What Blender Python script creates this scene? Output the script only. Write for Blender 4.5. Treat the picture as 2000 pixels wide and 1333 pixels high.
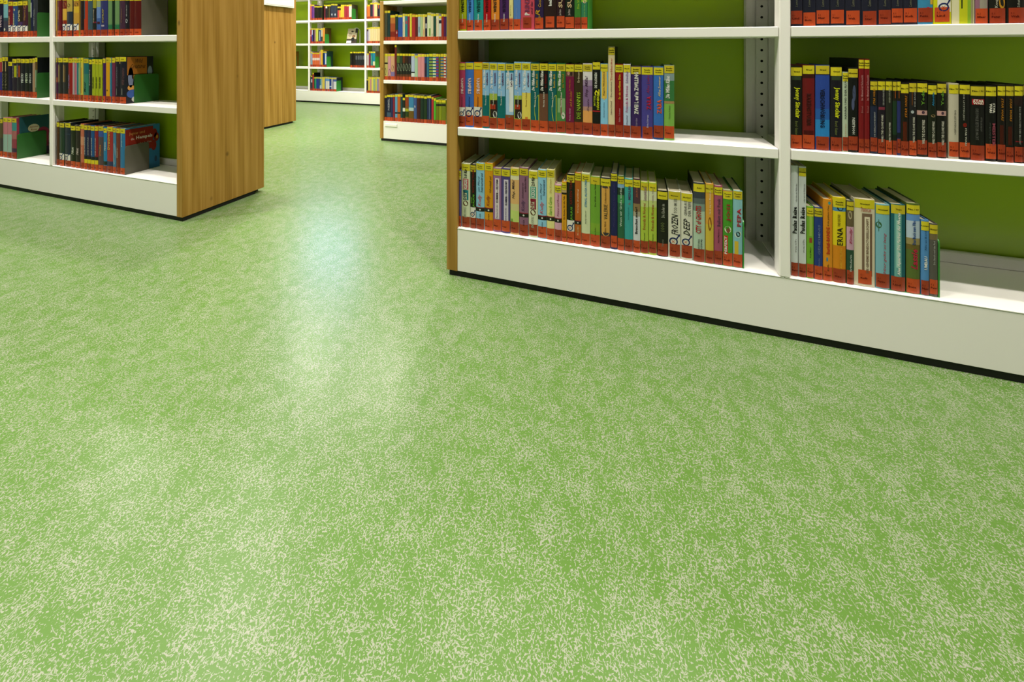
import bpy, math, random
from mathutils import Vector, Matrix

random.seed(7)
for o in list(bpy.data.objects):
    bpy.data.objects.remove(o, do_unlink=True)
scene = bpy.context.scene
COL = scene.collection

# ------------------------------------------------------------------ camera
cam_d = bpy.data.cameras.new('camera')
cam_d.sensor_width = 36.0
cam_d.lens = 771.0 / 2000.0 * 36.0
cam_d.shift_x = 0.0
cam_d.shift_y = -(666.5 - 93.0) / 2000.0
cam_d.clip_start = 0.02
cam = bpy.data.objects.new('camera', cam_d)
COL.objects.link(cam)
cam.location = (0.0, 0.0, 0.79)
cam.rotation_euler = (math.radians(90), 0.0, 0.3044)
scene.camera = cam

# ------------------------------------------------------------------ light
EXPOSURE = 0.10
scene.view_settings.view_transform = 'Standard'
scene.view_settings.look = 'None'
scene.view_settings.exposure = EXPOSURE
scene.view_settings.gamma = 1.0
scene.view_settings.use_curve_mapping = False

world = bpy.data.worlds.new('daylight')
scene.world = world
world.use_nodes = True
bg = world.node_tree.nodes['Background']
bg.inputs['Color'].default_value = (0.42, 0.64, 1.0, 1)
bg.inputs['Strength'].default_value = 18.0

def lamp(name, loc, power, size, color=(1.0, 0.935, 0.85), spread=150):
    d = bpy.data.lights.new(name, 'AREA')
    d.shape = 'DISK'; d.size = size; d.energy = power; d.color = color
    d.spread = math.radians(spread)
    o = bpy.data.objects.new(name, d)
    o.location = loc
    COL.objects.link(o)
    return o
CEIL = 3.0
SPOT_GAIN = 2.15
# (x, y, power, beam angle): two rows over each aisle, one row behind the camera, added fill in the cross-aisle
SPOTS_AND_FILL = [(.02, .83, 5.5, 150), (-1.25, .80, 4.5, 150), (-2.55, .83, 6, 150), (-3.85, .83, 6, 150), (1.3, .83, 7, 150),
         (.66, .42, 12, 150), (-.55, .42, 7, 150), (-1.9, .42, 6.5, 150), (-3.0, .42, 13, 150), (-4.2, .42, 12, 150), (1.9, .42, 6, 150),
         (-.9, -.55, 2, 85), (.6, -.55, 5, 85), (-2.3, -.55, 2.5, 85), (.2, -1.6, 3, 85), (-3.6, -.7, 3, 85),
         (-.9, 2.2, 2, 150), (-2.9, 2.3, 5, 150), (.1, 2.2, 4, 150), (-4.2, 2.3, 8, 150),
         (-1.35, 1.6, 1.5, 95), (-2.35, 1.75, 6, 95), (-2.75, 2.9, 8, 95), (-3.3, 3.4, 7, 110),  # added fill lamps over the cross-aisle, to brighten the far floor
         (-2.7, 3.8, 13, 150), (-3.7, 3.8, 13, 150), (-4.7, 3.8, 13, 150), (-5.7, 3.8, 13, 150), (-1.4, 3.8, 10, 150)]
for x, y, w, sp in SPOTS_AND_FILL:
    lamp('spot_and_fill_lamp', (x, y, CEIL - .06), w * SPOT_GAIN, .09, spread=sp)

# ------------------------------------------------------------------ materials
def lin(c):
    c /= 255.0
    return c / 12.92 if c <= .04045 else ((c + .055) / 1.055) ** 2.4
def hexc(h, g=1.0):
    return tuple(min(1, lin(int(h[i:i + 2], 16)) * g) for i in (0, 2, 4)) + (1,)
MATS = {}
def mat(key, color, rough=.5, metal=0.0, spec=.5, bump=None, coat=0.0):
    if key in MATS: return MATS[key]
    m = bpy.data.materials.new(key); m.use_nodes = True
    b = m.node_tree.nodes['Principled BSDF']
    b.inputs['Base Color'].default_value = color
    b.inputs['Roughness'].default_value = rough
    b.inputs['Metallic'].default_value = metal
    b.inputs['Specular IOR Level'].default_value = spec
    if coat: b.inputs['Coat Weight'].default_value = coat; b.inputs['Coat Roughness'].default_value = .15
    if bump:
        nt = m.node_tree
        tc = nt.nodes.new('ShaderNodeTexCoord'); n = nt.nodes.new('ShaderNodeTexNoise')
        n.inputs['Scale'].default_value = bump[0]
        bp = nt.nodes.new('ShaderNodeBump'); bp.inputs['Strength'].default_value = bump[1]
        bp.inputs['Distance'].default_value = .001
        nt.links.new(tc.outputs['Object'], n.inputs['Vector'])
        nt.links.new(n.outputs['Fac'], bp.inputs['Height'])
        nt.links.new(bp.outputs['Normal'], b.inputs['Normal'])
    MATS[key] = m
    return m
BOOK_GAIN = .78
def bm_(h):  # foil-wrapped book cover of one colour
    return mat('cover_' + h, hexc(h, BOOK_GAIN), .38, spec=.35)
def ink(h): return mat('ink_' + h, hexc(h, BOOK_GAIN), .5, spec=.2)

M_white = mat('white_lacquered_steel', (.86, .835, .79, 1), .38, bump=(400, .03))
M_green = mat('green_back_panel', (.28, .425, .006, 1), .30, bump=(250, .03))
M_black = mat('black_plinth', (.006, .006, .006, 1), .7)
M_upright = mat('perforated_steel', (.68, .67, .61, 1), .45)
M_hole = mat('hole_dark', (.004, .004, .004, 1), .9)
M_be = mat('green_bookend_steel', (.03, .215, .03, 1), .35)
M_be_shade = mat('shaded_green_bookend_steel', (.018, .105, .015, 1), .4)  # same green steel, darkened to carry the shade in the left bookcase
M_beg = mat('grey_bookend_steel', (.085, .08, .058, 1), .4)
M_pages = mat('page_block', (.47, .42, .29, 1), .85, bump=(900, .25))
M_yel = mat('yellow_label', hexc('ecdc20', .68), .4)
M_ora = mat('orange_label', hexc('dc5420', .62), .4)
M_wall = mat('wall_paint', (.35, .345, .33, 1), .85, bump=(300, .05))
M_ceil = mat('ceiling_paint', (.28, .28, .27, 1), .9, bump=(300, .05))

def wood_material():
    m = bpy.data.materials.new('oak_veneer'); m.use_nodes = True
    nt = m.node_tree; N = nt.nodes; L = nt.links
    b = N['Principled BSDF']; b.inputs['Roughness'].default_value = .42
    b.inputs['Specular IOR Level'].default_value = .35
    tc = N.new('ShaderNodeTexCoord')
    mp = N.new('ShaderNodeMapping'); mp.inputs['Scale'].default_value = (26, 26, .5)
    L.new(tc.outputs['Object'], mp.inputs['Vector'])
    n1 = N.new('ShaderNodeTexNoise'); n1.inputs['Scale'].default_value = 2.2; n1.inputs['Detail'].default_value = 5; n1.inputs['Distortion'].default_value = .6
    L.new(mp.outputs['Vector'], n1.inputs['Vector'])
    mp2 = N.new('ShaderNodeMapping'); mp2.inputs['Scale'].default_value = (120, 120, 1.6)
    L.new(tc.outputs['Object'], mp2.inputs['Vector'])
    n2 = N.new('ShaderNodeTexNoise'); n2.inputs['Scale'].default_value = 2.0; n2.inputs['Detail'].default_value = 3
    L.new(mp2.outputs['Vector'], n2.inputs['Vector'])
    mp4 = N.new('ShaderNodeMapping'); mp4.inputs['Scale'].default_value = (1, 1, .06)
    L.new(tc.outputs['Object'], mp4.inputs['Vector'])
    w = N.new('ShaderNodeTexWave'); w.wave_type = 'BANDS'; w.bands_direction = 'DIAGONAL'
    w.inputs['Scale'].default_value = 9; w.inputs['Distortion'].default_value = 5; w.inputs['Detail'].default_value = 3; w.inputs['Detail Scale'].default_value = 1.2
    L.new(mp4.outputs['Vector'], w.inputs['Vector'])
    a = N.new('ShaderNodeMath'); a.operation = 'MULTIPLY_ADD'; a.inputs[1].default_value = .22
    L.new(w.outputs['Fac'], a.inputs[0]); L.new(n1.outputs['Fac'], a.inputs[2])
    a2 = N.new('ShaderNodeMath'); a2.operation = 'MULTIPLY_ADD'; a2.inputs[1].default_value = .25
    L.new(n2.outputs['Fac'], a2.inputs[0]); L.new(a.outputs[0], a2.inputs[2])
    cr = N.new('ShaderNodeValToRGB')
    e = cr.color_ramp.elements
    e[0].position = .42; e[0].color = (.235, .115, .016, 1)
    e[1].position = .92; e[1].color = (.43, .245, .055, 1)
    q = e.new(.64); q.color = (.33, .178, .030, 1)
    L.new(a2.outputs[0], cr.inputs['Fac'])
    # knots
    mp3 = N.new('ShaderNodeMapping'); mp3.inputs['Scale'].default_value = (6.5, 6.5, 4.2)
    L.new(tc.outputs['Object'], mp3.inputs['Vector'])
    v = N.new('ShaderNodeTexVoronoi'); v.inputs['Scale'].default_value = 1.3
    L.new(mp3.outputs['Vector'], v.inputs['Vector'])
    k = N.new('ShaderNodeMapRange'); k.inputs['From Min'].default_value = .035; k.inputs['From Max'].default_value = .09
    k.inputs['To Min'].default_value = .45; k.inputs['To Max'].default_value = 1
    L.new(v.outputs['Distance'], k.inputs['Value'])
    mx = N.new('ShaderNodeMix'); mx.data_type = 'RGBA'; mx.blend_type = 'MULTIPLY'; mx.inputs[0].default_value = 1
    L.new(cr.outputs['Color'], mx.inputs[6]); L.new(k.outputs['Result'], mx.inputs[7])
    L.new(mx.outputs[2], b.inputs['Base Color'])
    return m
M_wood = wood_material()

def floor_material():
    m = bpy.data.materials.new('green_flecked_rubber_floor'); m.use_nodes = True
    nt = m.node_tree; N = nt.nodes; L = nt.links
    b = N['Principled BSDF']
    b.inputs['Roughness'].default_value = .28
    b.inputs['Specular IOR Level'].default_value = .2
    tc = N.new('ShaderNodeTexCoord')
    def math_(op, *ins, **kw):
        n = N.new('ShaderNodeMath'); n.operation = op
        for i, v in enumerate(ins):
            if isinstance(v, (int, float)): n.inputs[i].default_value = v
            else: L.new(v, n.inputs[i])
        n.use_clamp = kw.get('clamp', False)
        return n.outputs[0]
    # slightly bend everything
    dn = N.new('ShaderNodeTexNoise'); dn.noise_dimensions = '2D'; dn.inputs['Scale'].default_value = 45; dn.inputs['Detail'].default_value = 1
    L.new(tc.outputs['Object'], dn.inputs['Vector'])
    vs = N.new('ShaderNodeVectorMath'); vs.operation = 'SUBTRACT'; vs.inputs[1].default_value = (.5, .5, .5)
    L.new(dn.outputs['Color'], vs.inputs[0])
    vm = N.new('ShaderNodeVectorMath'); vm.operation = 'MULTIPLY_ADD'; vm.inputs[1].default_value = (.0045, .0045, 0)
    L.new(vs.outputs[0], vm.inputs[0]); L.new(tc.outputs['Object'], vm.inputs[2])
    P = vm.outputs[0]
    big = N.new('ShaderNodeTexNoise'); big.noise_dimensions = '2D'; big.inputs['Scale'].default_value = 26; big.inputs['Detail'].default_value = 3; big.inputs['Roughness'].default_value = .65
    L.new(tc.outputs['Object'], big.inputs['Vector'])
    total = None
    #         scale  halflen halfwidth
    layers = [(46, .62, .036), (57, .6, .04), (71, .6, .05), (88, .6, .06), (108, .55, .07), (135, .5, .085), (168, .5, .10), (210, .45, .13)]
    for i, (sc, hl, hw) in enumerate(layers):
        ad = N.new('ShaderNodeVectorMath'); ad.operation = 'ADD'; ad.inputs[1].default_value = (3.7 * i + .3, 1.9 * i * i + .7, 0)
        L.new(P, ad.inputs[0])
        v = N.new('ShaderNodeTexVoronoi'); v.voronoi_dimensions = '2D'; v.feature = 'F1'; v.inputs['Scale'].default_value = sc
        L.new(ad.outputs[0], v.inputs['Vector'])
        rel = N.new('ShaderNodeVectorMath'); rel.operation = 'SUBTRACT'
        L.new(ad.outputs[0], rel.inputs[0]); L.new(v.outputs['Position'], rel.inputs[1])
        sep = N.new('ShaderNodeSeparateXYZ'); L.new(rel.outputs[0], sep.inputs[0])
        sc3 = N.new('ShaderNodeSeparateColor'); L.new(v.outputs['Color'], sc3.inputs[0])
        ang = math_('MULTIPLY', sc3.outputs[0], math.pi)
        c = math_('COSINE', ang); s = math_('SINE', ang)
        u = math_('ADD', math_('MULTIPLY', sep.outputs[0], c), math_('MULTIPLY', sep.outputs[1], s))
        w = math_('SUBTRACT', math_('MULTIPLY', sep.outputs[1], c), math_('MULTIPLY', sep.outputs[0], s))
        ua = math_('MULTIPLY', math_('ABSOLUTE', u), sc)
        wa = math_('MULTIPLY', math_('ABSOLUTE', w), sc)
        lim = math_('MULTIPLY', sc3.outputs[1], hl * 1.3)
        inl = math_('MULTIPLY', math_('SUBTRACT', lim, ua), 6.0, clamp=True)
        inw = math_('MULTIPLY', math_('SUBTRACT', hw, wa), 16.0, clamp=True)
        # density thinned out by the large-scale pattern
        thr = math_('GREATER_THAN', math_('ADD', math_('MULTIPLY', big.outputs['Fac'], .9 if i > 2 else .5), math_('MULTIPLY', sc3.outputs[2], .42)), .645 if i > 2 else .445)
        f = math_('MULTIPLY', math_('MULTIPLY', inl, inw), thr)
        total = f if total is None else math_('MAXIMUM', total, f)
    # little crumbs
    cn = N.new('ShaderNodeTexNoise'); cn.noise_dimensions = '2D'; cn.inputs['Scale'].default_value = 330; cn.inputs['Detail'].default_value = 1.5
    L.new(P, cn.inputs['Vector'])
    crumb = math_('MULTIPLY', math_('SUBTRACT', math_('ADD', cn.outputs['Fac'], math_('MULTIPLY', big.outputs['Fac'], .25)), .715), 12.0, clamp=True)
    total = math_('MAXIMUM', total, crumb)
    mx = N.new('ShaderNodeMix'); mx.data_type = 'RGBA'
    mx.inputs[6].default_value = FLOOR_A; mx.inputs[7].default_value = FLOOR_B
    L.new(total, mx.inputs[0])
    L.new(mx.outputs[2], b.inputs['Base Color'])
    fb = N.new('ShaderNodeTexNoise'); fb.inputs['Scale'].default_value = 260; fb.inputs['Detail'].default_value = 2
    L.new(tc.outputs['Object'], fb.inputs['Vector'])
    bp = N.new('ShaderNodeBump'); bp.inputs['Strength'].default_value = .06; bp.inputs['Distance'].default_value = .0006
    L.new(fb.outputs['Fac'], bp.inputs['Height']); L.new(bp.outputs['Normal'], b.inputs['Normal'])
    return m
FLOOR_A = (.088, .180, .033, 1)
FLOOR_B = (.275, .29, .218, 1)
M_floor = floor_material()

# ------------------------------------------------------------------ mesh helpers
class MB:
    def __init__(s): s.v = []; s.f = []; s.m = []; s.mats = []
    def mi(s, m):
        if m not in s.mats: s.mats.append(m)
        return s.mats.index(m)
    def face(s, pts, m):
        n = len(s.v); s.v.extend(pts); s.f.append(tuple(range(n, n + len(pts)))); s.m.append(s.mi(m))
    def box(s, x0, x1, y0, y1, z0, z1, m, bev=0.0):
        k = s.mi(m); n = len(s.v)
        if bev <= 0:
            s.v += [(x, y, z) for z in (z0, z1) for y in (y0, y1) for x in (x0, x1)]
            fs = [(0, 2, 3, 1), (4, 5, 7, 6), (0, 1, 5, 4), (2, 6, 7, 3), (0, 4, 6, 2), (1, 3, 7, 5)]
        else:
            b = min(bev, (x1 - x0) / 2.01, (y1 - y0) / 2.01, (z1 - z0) / 2.01)
            vs = []; idx = {}
            for ix, (xa, xi) in enumerate(((x0, x0 + b), (x1, x1 - b))):
                for iy, (ya, yi) in enumerate(((y0, y0 + b), (y1, y1 - b))):
                    for iz, (za, zi) in enumerate(((z0, z0 + b), (z1, z1 - b))):
                        idx[(ix, iy, iz)] = len(vs)
                        vs += [(xa, yi, zi), (xi, ya, zi), (xi, yi, za)]
            s.v += vs
            g = lambda a, b_, c, t: idx[(a, b_, c)] + t
            fs = []
            for t, s_ in ((0, 0), (0, 1), (1, 0), (1, 1), (2, 0), (2, 1)):
                o = [(0, 0), (1, 0), (1, 1), (0, 1)]
                q = []
                for (p, r) in o:
                    key = [0, 0, 0]; key[t] = s_; r_ = [i for i in range(3) if i != t]
                    key[r_[0]] = p; key[r_[1]] = r
                    q.append(g(*key, t))
                fs.append(tuple(q))
            for t in range(3):  # bevel strips along axis t
                a1, a2 = [i for i in range(3) if i != t]
                for p in (0, 1):
                    for r in (0, 1):
                        k0 = [0, 0, 0]; k0[a1] = p; k0[a2] = r; k1 = list(k0); k1[t] = 1
                        fs.append((g(*k0, a1), g(*k0, a2), g(*k1, a2), g(*k1, a1)))
            for key in idx: fs.append((idx[key], idx[key] + 1, idx[key] + 2))
        for f_ in fs: s.f.append(tuple(n + i for i in f_)); s.m.append(k)
    def mesh(s, name, fix=True):
        me = bpy.data.meshes.new(name); me.from_pydata(s.v, [], s.f)
        for m in s.mats: me.materials.append(m)
        me.polygons.foreach_set('material_index', s.m)
        if fix:
            import bmesh
            b = bmesh.new(); b.from_mesh(me); bmesh.ops.recalc_face_normals(b, faces=b.faces); b.to_mesh(me); b.free()
        me.update()
        return me
    def build(s, name, parent=None, fix=True):
        o = bpy.data.objects.new(name, s.mesh(name, fix)); COL.objects.link(o)
        if parent: o.parent = parent
        return o
def tag(o, label=None, cat=None, group=None, kind=None):
    for k, v in (('label', label), ('category', cat), ('group', group), ('kind', kind)):
        if v: o[k] = v
    return o
def empty(name, loc=(0, 0, 0)):
    o = bpy.data.objects.new(name, None); o.location = loc; o.empty_display_size = .05
    COL.objects.link(o); return o
def part(name, parent, mesh, mat_=None):
    o = bpy.data.objects.new(name, mesh); COL.objects.link(o); o.parent = parent; return o

# ------------------------------------------------------------------ room
RX0, RX1, RY0, RY1 = -7.5, 3.2, -3.0, 4.84
b = MB(); b.box(RX0 - .1, RX1 + .1, RY0 - .1, RY1 + .1, -.08, 0, M_floor); tag(b.build('floor'), kind='structure')
b = MB(); b.box(RX0 - .1, RX1 + .1, RY0 - .1, RY1 + .1, CEIL, CEIL + .08, M_ceil); tag(b.build('ceiling'), kind='structure')
b = MB(); b.box(RX0 - .1, RX0, RY0, RY1, 0, CEIL, M_wall); tag(b.build('wall_left'), kind='structure')
b = MB(); b.box(RX1, RX1 + .1, RY0, RY1, 0, CEIL, M_wall); tag(b.build('wall_right'), kind='structure')
b = MB(); b.box(RX0 - .1, RX1 + .1, RY0 - .1, RY0, 0, CEIL, M_wall); tag(b.build('wall_front'), kind='structure')
WX0, WX1, WZ0, WZ1 = -5.0, -3.85, 1.95, 2.9
b = MB()
b.box(RX0 - .1, WX0, RY1, RY1 + .12, 0, CEIL, M_wall); b.box(WX1, RX1 + .1, RY1, RY1 + .12, 0, CEIL, M_wall)
b.box(WX0, WX1, RY1, RY1 + .12, 0, WZ0, M_wall); b.box(WX0, WX1, RY1, RY1 + .12, WZ1, CEIL, M_wall)
tag(b.build('wall_back'), kind='structure')
b = MB()
for x0, x1, z0, z1 in ((WX0, WX0 + .05, WZ0, WZ1), (WX1 - .05, WX1, WZ0, WZ1), (WX0, WX1, WZ0, WZ0 + .05), (WX0, WX1, WZ1 - .05, WZ1)):
    b.box(x0, x1, RY1 + .03, RY1 + .09, z0, z1, M_white)
wf = tag(b.build('window_1'), kind='structure')
g = bpy.data.materials.new('window_glass'); g.use_nodes = True
gn = g.node_tree.nodes; gn.remove(gn['Principled BSDF'])
tr = gn.new('ShaderNodeBsdfTransparent'); gl = gn.new('ShaderNodeBsdfGlossy'); gl.inputs['Roughness'].default_value = .02
mxs = gn.new('ShaderNodeMixShader'); mxs.inputs[0].default_value = .06
g.node_tree.links.new(tr.outputs[0], mxs.inputs[1]); g.node_tree.links.new(gl.outputs[0], mxs.inputs[2])
g.node_tree.links.new(mxs.outputs[0], gn['Material Output'].inputs['Surface'])
b = MB(); b.box(WX0 + .05, WX1 - .05, RY1 + .055, RY1 + .063, WZ0 + .05, WZ1 - .05, g); b.build('pane', wf)

# ------------------------------------------------------------------ bookcases
ZF = .02; ZC = .1694; ZB = .5157; ZA = .8475; Z1 = 1.182; Z2 = 1.5165; TH = .0287
PITCH = .035
def upright(cx, y, sgn, z0, z1, m):
    """perforated steel upright: front strip with real round holes, folded sides"""
    b = MB(); w = .0215; s = .0155
    n = int((z1 - z0) / PITCH); za = z0
    for i in range(n):
        zc = za + PITCH * (i + .5); ring = []; outr = []
        sq = [(-s, -1), (0, -1), (s, -1), (s, 0), (s, 1), (0, 1), (-s, 1), (-s, 0)]
        for k in range(8):
            a = math.radians(-135 + 45 * k); ring.append((cx + .0042 * math.cos(a), y, zc + .0042 * math.sin(a)))
            outr.append((cx + sq[k][0], y, zc + sq[k][1] * PITCH / 2))
        for k in range(8): b.face([outr[k], outr[(k + 1) % 8], ring[(k + 1) % 8], ring[k]], M_upright)
    zt = za + n * PITCH
    b.face([(cx - s, y, zt), (cx + s, y, zt), (cx + s, y, z1), (cx - s, y, z1)], M_upright)
    yb = y + sgn * .030
    for q in (-1, 1):   # groove, then wing
        x1, x2, x3 = cx + q * s, cx + q * (s + .004), cx + q * .044
        b.face([(x1, y, z0), (x1, y, z1), (x1, y + sgn * .006, z1), (x1, y + sgn * .006, z0)], M_upright)
        b.face([(x1, y + sgn * .006, z0), (x1, y + sgn * .006, z1), (x2, y + sgn * .006, z1), (x2, y + sgn * .006, z0)], M_upright)
        b.face([(x2, y + sgn * .006, z0), (x2, y + sgn * .006, z1), (x2, y + sgn * .002, z1), (x2, y + sgn * .002, z0)], M_upright)
        b.face([(x2, y + sgn * .002, z0), (x2, y + sgn * .002, z1), (x3, y + sgn * .002, z1), (x3, y + sgn * .002, z0)], M_upright)
        b.face([(x3, y + sgn * .002, z0), (x3, y + sgn * .002, z1), (x3, yb, z1), (x3, yb, z0)], M_upright)
    b.box(cx - s, cx + s, min(y + sgn * .012, yb), max(y + sgn * .012, yb), z0, z1, M_hole)
    return b

def bookcase(name, label, Yf, dep, x0, x1, posts, woodl, woodr, top, shelves, double=True, wt=.036, rail=True, pdep=.0115, zs=None):
    """x0..x1 inner width; Yf front plane; dep depth of one side to the back panel"""
    root = empty(name, ((x0 + x1) / 2, Yf, 0)); ox, oy = (x0 + x1) / 2, Yf
    tag(root, label, 'bookcase')
    full = dep * 2 + .006 if double else dep + .012
    def put(b, nm, p=root):
        o = b.build(nm, p); o.location = (-ox, -oy, 0); return o
    if woodl: b = MB(); b.box(x0 - wt, x0, Yf, Yf + full, ZF, top, M_wood, .0012); put(b, 'end_panel')
    if woodr: b = MB(); b.box(x1, x1 + wt, Yf, Yf + full, ZF, top, M_wood, .0012); put(b, 'end_panel')
    b = MB(); b.box(x0 + .0, x1 - .0, Yf + .007, Yf + full - .007, 0, ZF + .001, M_black)
    if woodl: b.box(x0 - wt + .008, x0, Yf + .007, Yf + full - .05, 0, ZF - .0005, M_black)
    if woodr: b.box(x1, x1 + wt - .008, Yf + .007, Yf + full - .05, 0, ZF - .0005, M_black)
    put(b, 'plinth')
    edges = [x0] + [p for p in posts] + [x1]
    b = MB(); b.box(x0, x1, Yf + .001, Yf + .02, ZF + .0012, ZC - .003, M_white, .0012); put(b, 'base_panel')
    b = MB(); b.box(x0, x1, Yf + dep, Yf + dep + .004, ZF, top, M_green); put(b, 'back_panel')
    if double:
        b = MB(); b.box(x0, x1, Yf + full - .02, Yf + full - .001, ZF + .0012, ZC - .003, M_white, .0012); put(b, 'base_panel')
    pw = .0135
    sides = [(Yf, 1)] + ([(Yf + full, -1)] if double else [])
    for y, sg in sides:
        for p in posts:
            b = MB(); ya, yb = sorted((y - sg * .0008, y + sg * pdep)); b.box(p - pw, p + pw, ya, yb, ZC - .001, top, M_white, .003)
            if pdep < .03: ya, yb = sorted((y + sg * .0115, y + sg * .05)); b.box(p - .001, p + .001, ya, yb, ZC - .001, top, M_white)
            put(b, 'post')
        for p in posts:
            yy = y + sg * (dep - .034)
            put(upright(p, yy, sg, ZC, top, None), 'upright')
        if woodl:
            b = MB(); ya, yb = sorted((y + sg * (dep - .05), y + sg * (dep - .001))); b.box(x0 + .0002, x0 + .026, ya, yb, ZC, top, M_upright, .001); put(b, 'upright')
        if woodr:
            b = MB(); ya, yb = sorted((y + sg * (dep - .05), y + sg * (dep - .001))); b.box(x1 - .026, x1 - .0002, ya, yb, ZC, top, M_upright, .001); put(b, 'upright')
        for i in range(len(edges) - 1):
            a = edges[i] + (pw + .0012 if i > 0 else .0008); c = edges[i + 1] - (pw + .0012 if i < len(edges) - 2 else .0008)
            b = MB(); ya, yb = sorted((y, y + sg * (dep - .002)))
            b.box(edges[i] + .0006, edges[i + 1] - .0006, ya, yb, ZC - .0028, ZC, M_white, .0008)
            if rail:
                ya, yb = sorted((y + sg * (dep - .018), y + sg * (dep - .003))); b.box(a + .0, c - .0, ya, yb, ZC + .0002, ZC + .034, M_white, .003)
            put(b, 'base_shelf')
            for z in shelves:
                b = MB(); ya, yb = sorted((y, y + sg * (dep - .036)))
                b.box(a, c, ya, yb, z - TH, z, M_white, .0022)
                # folded lower lip: front band, hollow behind
                put(b, 'shelf')
        if sg == 1:
            pass
    b = MB(); b.box(x0, x1, Yf, Yf + full, top - .03, top - .001, M_white, .002); put(b, 'top_shelf')
    return root, (ox, oy)
SH = [ZB, ZA, Z1, Z2]
R_, Ro = bookcase('bookcase', 'oak-ended white bookcase with green back on the near right, cut off by right edge', 1.2387, .240, -.5867, 2.33, [.3838, 1.354], True, True, 1.184, SH[:2], wt=.0405, pdep=.04)
L_, Lo = bookcase('bookcase', 'white bookcase on the near left with broad oak end panel facing the aisle', 1.2549, .203, -4.86, -1.992, [-3.905, -2.9377], False, True, 1.184, SH[:2])
M_, Mo = bookcase('bookcase', 'middle distance white bookcase with oak end, partly hidden behind near right bookcase', 2.861, .248, -2.040, .87, [-1.07, -.10], True, True, 1.184, SH[:2], wt=.0345)
S_, So = bookcase('bookcase', 'oak end panel bookcase with white board, standing behind the near left bookcase', 2.861, .212, -6.3, -3.4585, [-5.38, -4.42], False, True, 1.70, SH)
F_, Fo = bookcase('bookcase', 'far white wall bookcase with bright green back seen through the gap', 4.552, .24, -6.43, -1.6, [-5.47, -4.502, -3.536, -2.57], True, True, 1.85, [.512, .847, 1.182, 1.5165], double=False)

# white notice board on the second oak end, label holder on the middle bookcase
b = MB(); b.box(-3.4225, -3.4225 + .022, 2.90, 3.249, 1.20, 1.62, M_white, .003)
b.box(-3.4225 + .021, -3.4225 + .0235, 2.915, 3.234, 1.215, 1.605, mat('notice_paper', (.8, .8, .78, 1), .6))
tag(b.build('notice_board'), 'white board fixed to upper part of the second oak end panel', 'board')
b = MB(); b.box(-2.022, -1.905, 2.861 - .006, 2.8618, .125, .148, M_white, .0015)
lh = b.build('label_holder', M_); lh.location = (-Mo[0], -Mo[1], 0)

# ------------------------------------------------------------------ lettering
TCACHE = {}
def text_verts(s, bold, ital):
    k = (s, bold, ital)
    if k in TCACHE: return TCACHE[k]
    c = bpy.data.curves.new('t', 'FONT'); c.body = s; c.size = 1; c.resolution_u = 1
    c.fill_mode = 'FRONT'
    c.offset = .03 if bold else .012
    if ital: c.shear = .3
    o = bpy.data.objects.new('t', c)
    me = bpy.data.meshes.new_from_object(o)
    vs = [tuple(v.co[:2]) for v in me.vertices]; fs = [tuple(p.vertices) for p in me.polygons]
    bpy.data.objects.remove(o); bpy.data.meshes.remove(me); bpy.data.curves.remove(c)
    if vs:
        x0 = min(v[0] for v in vs); x1 = max(v[0] for v in vs); y0 = min(v[1] for v in vs); y1 = max(v[1] for v in vs)
        vs = [((v[0] - x0) / max(x1 - x0, 1e-6), (v[1] - y0) / max(y1 - y0, 1e-6)) for v in vs]
    TCACHE[k] = (vs, fs)
    return TCACHE[k]

SEG = 6
def bulge(x, w, b): return b * (2 * x / w) ** 2
def add_text(B_, s, z0, z1, l, r, m, style, w, bl, off):
    """z0<z1; l,r fractions across the spine"""
    vs, fs = text_verts(s, 'b' in style, 'i' in style)
    n = len(B_.v); k = B_.mi(m); xl = -w / 2 + l * w; xr = -w / 2 + r * w
    for (u, v) in vs:
        if style[0] == 'u': x, z = xr + (xl - xr) * v, z0 + (z1 - z0) * u
        elif style[0] == 'd': x, z = xl + (xr - xl) * v, z1 + (z0 - z1) * u
        else: x, z = xl + (xr - xl) * u, z0 + (z1 - z0) * v
        B_.v.append((x, bulge(x, w, bl) - off, z))
    for f_ in fs: B_.f.append(tuple(n + i for i in f_)); B_.m.append(k)
def add_patch(B_, z0, z1, l, r, m, w, bl, off):
    xl = -w / 2 + l * w; xr = -w / 2 + r * w
    n = 4
    for i in range(n):
        a = xl + (xr - xl) * i / n; c = xl + (xr - xl) * (i + 1) / n
        B_.face([(a, bulge(a, w, bl) - off, z0), (c, bulge(c, w, bl) - off, z0), (c, bulge(c, w, bl) - off, z1), (a, bulge(a, w, bl) - off, z1)], m)
def add_oval(B_, z0, z1, l, r, m, w, bl, off, n=16):
    xc = -w / 2 + (l + r) / 2 * w; rx = (r - l) / 2 * w; zc = (z0 + z1) / 2; rz = (z1 - z0) / 2
    pts = []
    for i in range(n):
        x = max(-w / 2, min(w / 2, xc + rx * math.cos(2 * math.pi * i / n))); pts.append((x, bulge(x, w, bl) - off, zc + rz * math.sin(2 * math.pi * i / n)))
    B_.face(pts, m)
def add_ring(B_, xc, zc, ro, ri, m, w, bl, off, n=18):
    for i in range(n):
        a, c = 2 * math.pi * i / n, 2 * math.pi * (i + 1) / n
        p = []
        for r_, t in ((ro, a), (ro, c), (ri, c), (ri, a)):
            x = xc + r_ * math.cos(t); p.append((x, bulge(x, w, bl) - off, zc + r_ * math.sin(t)))
        B_.face(p, m)
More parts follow.
